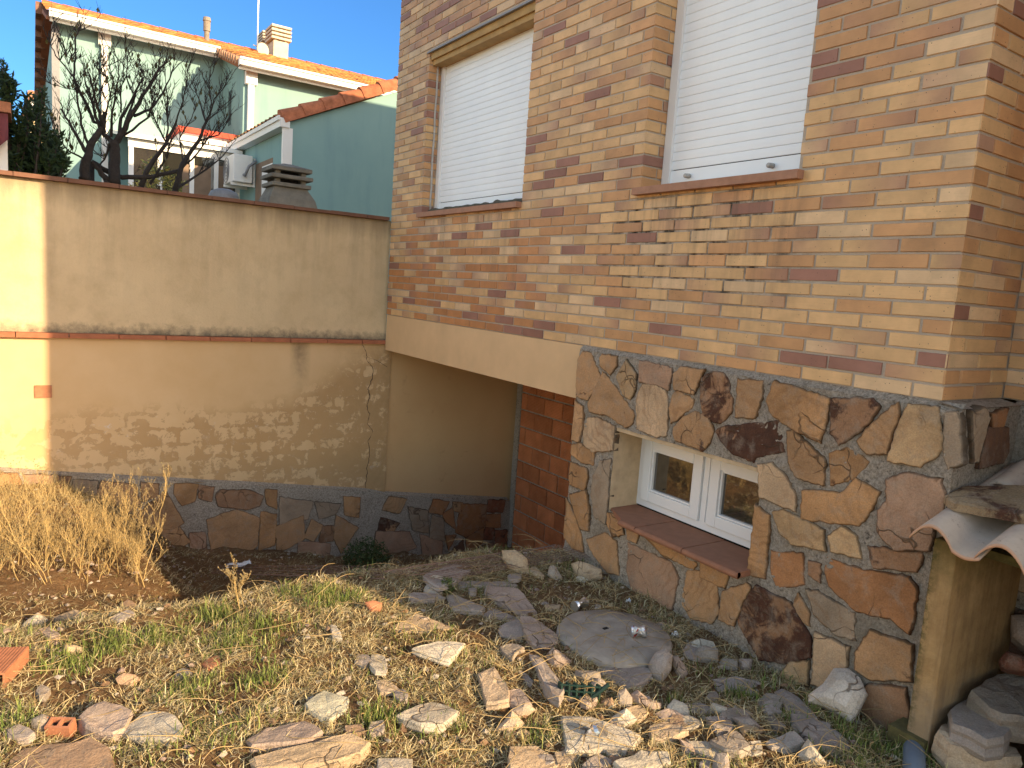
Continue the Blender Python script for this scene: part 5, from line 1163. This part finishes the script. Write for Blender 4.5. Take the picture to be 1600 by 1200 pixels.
# ---- conservatory
cv = empty('conservatory', (2.6, 13.2, -1.5), 'white framed glazed porch with red roof edge against the green house', 'porch')
YV = 13.6; f = lambda px, py: ony((px, py), YV)
q = MB(); zt = f(300, 243)[2]; xl = f(205, 250)[0]; xr = X3-.02
for px in (205, 250, 300, 338, 372):
    x = min(f(px, 270)[0], xr-.03); q.box((x-.035, YV, -1.5), (x+.035, YV+.07, zt))
q.box((xl-.04, YV-.01, zt), (xr, YV+.09, zt+.13)); q.box((xl, YV+.005, .25), (xr, YV+.06, .33)); q.build('frame', M['white'], cv)
q = MB(); q.box((xl+.04, YV+.03, -1.5), (xr-.05, YV+.04, zt)); q.build('glazing', M['glass'], cv)
q = MB(); q.box((f(285, 270)[0], YV+.012, -.2), (f(330, 270)[0], YV+.028, zt-.15)); q.box((f(342, 270)[0], YV+.012, -.2), (f(365, 270)[0], YV+.028, zt-.1)); q.build('blind', M['curtain'], cv)
zr0 = f(300, 208)[2]; q = MB(); q.prism([(xl-.1, YV-.1, zt+.13), (xl-.1, YV-.1, zt+.19), (xl-.1, YV+2.6, zt+.62), (xl-.1, YV+2.6, zt+.56)], (xr-xl+.08, 0, 0)); q.build('roof_panel', M['white'], cv)
a = ony((281, 204), 14.6); b = ony((378, 198), 14.6); q = MB(); q.box((a[0], 14.55, a[2]-.16), (XB-.01, 15.95, a[2]-.03)); q.build('fascia', M['white'], cv); q = MB(); q.box((a[0]-.05, 14.45, a[2]-.029), (XB-.01, 15.95, a[2]+.06)); q.build('red_edge', M['redp'], cv)
# ---- air conditioner
ac = empty('air_conditioner', (X3-.2, 13.1, 1.1), 'white air conditioner unit bracketed on the green lean-to wall', 'air conditioner')
a = onx((360, 246), X3-.3); b = onx((393, 250), X3-.3); yb_, ya_ = 13.42, 12.72; z1 = 1.90; z0 = 1.46
q = MB(); q.box((X3-.36, ya_, z0), (X3-.06, yb_, z1)); o = q.build('casing', M['white'], ac); bv = o.modifiers.new('bevel', 'BEVEL'); bv.width = .015; bv.segments = 2
q = MB(); yc_, zc_ = ya_+.5, (z0+z1)/2
for R_ in (.05, .10, .15, .20): q.tube([(X3-.366, yc_+R_*math.cos(t), zc_+R_*math.sin(t)) for t in np.linspace(0, 6.2832, 25)], .005, 4)
q.build('fan_grille', M['grey'], ac)
for yy in (ya_+.08, yb_-.12): q = MB(); q.prism([(X3-.38, yy, z0-.05), (X3-.38, yy, z0-.005), (X3-.031, yy, z0-.005), (X3-.031, yy, z0+.42), (X3, yy, z0+.42), (X3, yy, z0-.05)], (0, .04, 0)); q.build('bracket', M['white'], ac)
q = MB(); q.tube([(X3-.2, ya_, z0+.12), (X3-.2, ya_-.08, z0+.1), (X3-.15, ya_-.12, z0+.25), (X3-.03, ya_-.12, z0+.35)], .022, 8); q.build('hose', M['grey'], ac, True)
# ---- barbecue chimney
YQ = 8.2; CS = .74; bq = empty('barbecue_chimney', (2.2, 8.4, -1.2), 'grey concrete barbecue chimney hood with stacked slab cowl behind the wall', 'chimney')
a = ony((412, 285), YQ); b = ony((486, 285), YQ); cx_ = (a[0]+b[0])/2+.05; zc_ = a[2]
z_b = zc_-.75; q = MB(); pts0 = [(cx_-.50*CS, YQ-.12, z_b), (cx_+.60*CS, YQ-.12, z_b), (cx_+.60*CS, YQ+.62, z_b), (cx_-.50*CS, YQ+.62, z_b)]; pts1 = [(cx_-.17, YQ+.05, zc_), (cx_+.17, YQ+.05, zc_), (cx_+.17, YQ+.39, zc_), (cx_-.17, YQ+.39, zc_)]
mid = [(cx_-.23, YQ+.0, zc_-.13), (cx_+.26, YQ+.0, zc_-.13), (cx_+.26, YQ+.45, zc_-.13), (cx_-.23, YQ+.45, zc_-.13)]
q.add(pts0+mid+pts1, [(0, 1, 5, 4), (1, 2, 6, 5), (2, 3, 7, 6), (3, 0, 4, 7), (4, 5, 9, 8), (5, 6, 10, 9), (6, 7, 11, 10), (7, 4, 8, 11), (8, 9, 10, 11)]); q.box((cx_-.5*CS, YQ-.12, -1.5), (cx_+.6*CS, YQ+.62, z_b-.001)); q.build('hood', M['conc'], bq)
zz = zc_-.01
for k, w in enumerate((.215, .23, .22)):
    q = MB(); z = zz+.085*k; q.box((cx_-w, YQ+.22-w, z), (cx_+w, YQ+.22+w, z+.042)); o = q.build('cowl_slab', M['conc'], bq); bv = o.modifiers.new('bevel', 'BEVEL'); bv.width = .008; bv.segments = 2
q = MB(); z = zz+.085*2+.042; q.add([(cx_-.22, YQ+.0, z), (cx_+.22, YQ+.0, z), (cx_+.22, YQ+.44, z), (cx_-.22, YQ+.44, z), (cx_-.05, YQ+.17, z+.05), (cx_+.05, YQ+.17, z+.05), (cx_+.05, YQ+.27, z+.05), (cx_-.05, YQ+.27, z+.05)], [(0, 1, 5, 4), (1, 2, 6, 5), (2, 3, 7, 6), (3, 0, 4, 7), (4, 5, 6, 7)]); q.build('cowl_top', M['conc'], bq)
for sx in (-1, 1):
    for sy in (-1, 1): q = MB(); q.box((cx_+sx*.14-.025, YQ+.22+sy*.14-.025, zz+.02), (cx_+sx*.14+.025, YQ+.22+sy*.14+.025, zz+.205)); q.build('cowl_post', M['conc'], bq)
q = MB(); q.box((cx_-.1, YQ+.12, zz), (cx_+.1, YQ+.32, zz+.20)); q.build('flue', M['dark'], bq)
# white water tank lid glimpsed by the porch (dark rounded thing)
a = ony((353, 303), 8.6); q = MB(); nn = 16; vs = []
for (k, z) in ((1, -.5), (1, 0), (.85, .05), (.4, .08)): vs += [(a[0]+.16*k*math.cos(6.2832*i/nn), 8.7+.16*k*math.sin(6.2832*i/nn), a[2]-.02+z) for i in range(nn)]
q.add(vs, [(k*nn+i, k*nn+(i+1) % nn, (k+1)*nn+(i+1) % nn, (k+1)*nn+i) for k in range(3) for i in range(nn)]+[tuple(range(3*nn, 4*nn))]); tag(q.build('bin_lid', M['grey'], None, True), 'dark rounded bin top just above the wall below the air conditioner', 'bin')
# distant cream house
YF = 27.; ch = empty('cream_house', (1.3, YF, -1.5), 'small cream house with orange roof glimpsed far left behind the shrub', 'house')
a = ony((50, 160), YF); b = ony((82, 160), YF); q = MB(); q.box((a[0], YF, -1.5), (b[0]+1.5, YF+5, a[2]-.0)); q.build('wall', M['cream'], ch)
q = MB(); tile_roof(q, (a[0]-.1, YF-.3, a[2]-.05), (1, 0, 0), (0, 1, .38), 3., 1.7, seed=9); q.build('roof', M['tile'], ch); q = MB(); q.box((a[0]-.1, YF-.4, a[2]-.16), (b[0]+1.6, YF-.3, a[2]-.04)); q.build('gutter', M['white'], ch)
q = MB(); a2 = ony((38, 175), YF-1); q.box((a2[0], YF-1, -1.5), (a[0]-.02, YF+3, a2[2]-.35)); q.build('wall', M['cream'], ch); q = MB(); q.box((a2[0]-.05, YF-1.1, a2[2]-.349), (a[0]-.02, YF+3, a2[2]+.1)); q.build('roof', M['redfr'], ch)
# maroon canopy at the far left
YK = 7.6; mc = empty('maroon_canopy', (-.1, YK, -1.5), 'folded maroon canopy with white post at the far left above the wall', 'canopy')
a = ony((17, 162), YK); b = ony((17, 178), YK); c = ony((12, 228), YK); q = MB(); q.box((-1.4, YK-.05, b[2]), (a[0], YK+.5, a[2])); o = q.build('valance', M['redfr'], mc)
q = MB(); x1 = b[0]-.02
q.grid(lambda t, v: (-1.4+(x1+1.4)*t, YK-.02+.03*math.sin(t*60)*v, b[2]-.005-v*(b[2]-c[2])*(1+.25*math.sin(t*23))), list(np.linspace(0, 1, 70)), list(np.linspace(0, 1, 10))); o = q.build('cloth', M['maroon'], mc, True)
q = MB(); a = ony((5, 250), YK); q.box((a[0]-.03, YK+.1, -1.5), (a[0]+.03, YK+.16, b[2])); q.build('post', M['white'], mc)

# ---- bare trees
def limb(q, pts, r0, r1, y0, y1=None):
    y1 = y0 if y1 is None else y1; n_ = len(pts); P = [Vector(tuple(ony(p, y0+(y1-y0)*i/(n_-1)))) for i, p in enumerate(pts)]
    out = []
    for i in range(n_-1):
        for k in range(3): out.append(P[i].lerp(P[i+1], k/3)+Vector((random.uniform(-.008, .008), random.uniform(-.01, .01), random.uniform(-.008, .008))))
    out.append(P[-1]); q.tube([tuple(p) for p in out], [max(.0035, v*TS) for v in np.linspace(r0, r1, len(out))], 8); return out
def twigs(q, P, n, r, L0=.32, leafq=None, up=.55):
    for k in range(n):
        i = r.randrange(max(1, len(P)//5), len(P)-1) if len(P) > 3 else 0; p = Vector(P[i]); ax = (P[min(i+1, len(P)-1)]-P[i]).normalized()
        d = (ax*.7+Vector((r.uniform(-1, 1), r.uniform(-.8, .8), r.uniform(-.15, 1)*1.0+up*.5))).normalized(); L = L0*r.uniform(.5, 1.5); pts = [p]; dd = d
        for j in range(5): dd = (dd+Vector((r.uniform(-.2, .2), r.uniform(-.2, .2), r.uniform(-.02, .22)))).normalized(); pts.append(pts[-1]+dd*L/5)
        q.tube([tuple(a) for a in pts], list(np.linspace(.0042, .0016, 6)), 4, cap=False)
        for j in range(1, 6):
            for _ in range(3):
                if r.random() < .6:
                    d2 = (dd+Vector((r.uniform(-1, 1), r.uniform(-1, 1), r.uniform(-.2, .9)))).normalized(); l2 = L*r.uniform(.2, .5); a = pts[j]; b = a+d2*l2*.5; c = b+(d2+Vector((r.uniform(-.3, .3), 0, .25))).normalized()*l2*.5
                    q.tube([tuple(a), tuple(b), tuple(c)], [.0028, .0022, .0014], 3, cap=False)
                    if leafq is not None and r.random() < .05:
                        s_ = Vector((r.uniform(-1, 1), r.uniform(-1, 1), 0)).normalized(); lf = .055; leafq.add([tuple(c), tuple(c+s_*lf*.3-Vector((0, 0, lf*.5))), tuple(c-Vector((0, 0, lf))), tuple(c-s_*lf*.3-Vector((0, 0, lf*.5)))], [(0, 1, 2, 3)], (.10, .09, .03, 0))
O7, S7 = (60, 0), .25; TS = .66
def tree(lab, trunks, limbs, y, seed, ntw):
    r = random.Random(seed); e = empty('bare_tree', tuple(ony(zp(O7, S7, [trunks[0][0][0]])[0], y)), lab, 'tree', 'bare trees behind the wall'); tq = MB(); 
    for (pts, r0, r1) in trunks: limb(tq, zp(O7, S7, pts), r0, r1, y)
    for (pts, r0, r1) in trunks:
        b = ony(zp(O7, S7, [pts[0]])[0], y); tq.tube([tuple(b), (b[0], b[1], -1.5)], [r0*TS, r0*TS*1.1], 8)
    tq.build('trunk', M['bark'], e, True); cq = MB(); lq = MB()
    for (pts, r0, r1) in limbs:
        P = limb(cq, zp(O7, S7, pts), r0, r1, y, y+r.uniform(-.5, .5)); twigs(cq, P, ntw+len(pts), r, .21, lq)
    cq.build('branches', M['bark'], e); 
    if lq.v: lq.build('leaves', M['leaf'], e)
tree('leaning bare tree at the far left of the wall top', [([(285,1130),(295,1040),(310,960),(340,880),(400,790),(420,700)], .075, .03)],
 [([(305,960),(255,880),(190,760),(140,680)], .03, .012), ([(400,790),(350,760),(270,590),(215,480),(235,360),(235,230),(255,170)], .028, .006), ([(215,480),(130,380),(75,290),(70,230)], .012, .004),
  ([(390,810),(350,700),(310,560),(290,500)], .025, .01), ([(420,830),(380,700),(350,600),(330,500),(300,420)], .025, .007), ([(310,900),(270,780),(245,600),(240,560)], .022, .008), ([(235,300),(190,400),(150,250),(110,150)], .009, .003),
  ([(280,990),(200,950),(130,880),(60,690)], .016, .004), ([(420,720),(450,600),(410,420),(420,350)], .014, .004), ([(350,760),(250,560),(180,560),(30,500)], .012, .003), ([(340,640),(370,500),(420,380)], .012, .004)], 8.6, 5, 5)
tree('stout forked bare tree beside the leaning one', [([(475,1150),(475,1030),(480,950),(475,880)], .085, .07), ([(430,1130),(380,1060),(330,1010)], .05, .03)],
 [([(485,880),(540,800),(600,680),(680,560),(760,430),(800,380)], .05, .006), ([(600,720),(700,690),(780,580),(840,450),(935,340)], .024, .004), ([(480,900),(430,860),(390,820),(400,760)], .04, .02), ([(500,860),(520,740),(580,640),(660,480),(640,400)], .03, .005),
  ([(455,860),(460,700),(490,520),(515,380)], .022, .004), ([(540,790),(600,600),(550,480),(560,350)], .02, .004), ([(540,850),(680,740),(720,640),(760,560)], .02, .005), ([(440,900),(420,980),(380,1040)], .02, .01), ([(520,700),(510,560),(550,470)], .014, .004), ([(660,590),(720,500),(790,420)], .014, .004)], 8.75, 8, 5)
tree('spreading multi-stemmed bare tree in front of the white porch', [([(640,1165),(700,1030),(800,900),(860,770)], .045, .02), ([(850,1190),(900,1030),(1000,880),(1050,760)], .045, .02), ([(330,1010),(430,1070),(520,1110),(640,1110),(760,1095),(860,1070)], .045, .03)],
 [([(860,770),(900,640),(930,500),(935,360)], .014, .004), ([(800,900),(810,760),(800,600),(790,430)], .016, .004), ([(860,1070),(960,1000),(1050,880),(1160,760)], .02, .005), ([(1000,880),(1130,840),(1200,740)], .018, .004), ([(1050,760),(1000,620),(960,520)], .016, .004), ([(1050,760),(1100,620),(1180,520)], .016, .004),
  ([(850,1190),(1000,1090),(1130,1000),(1200,920)], .024, .006), ([(700,1150),(800,980),(830,870)], .022, .01), ([(800,900),(740,780),(700,700)], .014, .004), ([(900,1000),(880,860),(960,740),(990,640)], .014, .004), ([(1050,760),(1120,700),(1220,600)], .012, .004), ([(1080,660),(1060,520),(1100,420)], .01, .003)], 9.0, 13, 5)
# ---- evergreen shrub left
q = MB(); sq_ = MB(); r = random.Random(17); sh_ = empty('evergreen_shrub', tuple(ony((50, 280), 8.3)), 'dark evergreen shrub with pointed leaves left of the bare trees', 'shrub')
stems = [[(10,290),(8,190),(3,90)], [(32,290),(40,200),(44,150)], [(50,290),(58,200),(62,140)], [(68,290),(75,225),(72,190)], [(82,290),(92,255),(102,240)], [(20,290),(28,215),(24,175)], [(60,290),(82,240),(88,205)], [(-10,290),(-8,190),(-12,110)], [(40,290),(30,240),(20,225)], [(45,290),(52,230),(40,205)], [(72,290),(66,240),(60,220)], [(88,290),(80,265),(95,270)], [(14,290),(14,150),(16,120)]]
for st2 in stems:
    for rep in range(4):
        y = 8.3+r.uniform(-.35, .35); P = [Vector(tuple(ony((p[0]+r.uniform(-5, 5), p[1]+rep*r.uniform(0, 14)), y))) for p in st2]; sq_.tube([tuple(p) for p in P], [.012, .008, .003], 5)
        for k in range(120):
            t = r.random()**.8*2; i = min(1, int(t)); p = P[i].lerp(P[i+1], t-i); v = Vector((r.uniform(-1, 1), r.uniform(-1, 1), r.uniform(.0, 1.2))).normalized(); s_ = v.orthogonal().normalized(); l = r.uniform(.045, .085); m = r.uniform(.6, 1.3)
            p = p+Vector((r.gauss(0, .02), r.gauss(0, .02), 0)); q.add([tuple(p), tuple(p+v*l*.5+s_*l*.17), tuple(p+v*l), tuple(p+v*l*.5-s_*l*.17)], [(0, 1, 2, 3)], (.035*m, .06*m, .022*m, 0))
q.build('leaves', M['leaf'], sh_); sq_.build('stems', M['bark'], sh_)
# yellow-leaved plant in front of the porch
q = MB(); a = ony((248, 285), 10.5); r = random.Random(3)
for (px, py) in ((235, 285), (248, 275), (262, 280), (225, 290), (272, 290), (240, 262)):
    a = ony((px, py), 10.5); leafy(q, a[0], 10.5, a[2]-.1, .14, .25, 110, r, [(.42, .33, .06), (.16, .18, .04), (.5, .42, .12)], .06)
b0 = ony((248, 290), 10.5); q.tube([(b0[0], 10.5, -1.5), (b0[0], 10.5, b0[2])], .02, 6, (.1, .07, .04, 0))
tag(q.build('yellow_leaved_plant', M['leaf']), 'yellow-green leaved plant in front of the white porch', 'plant')
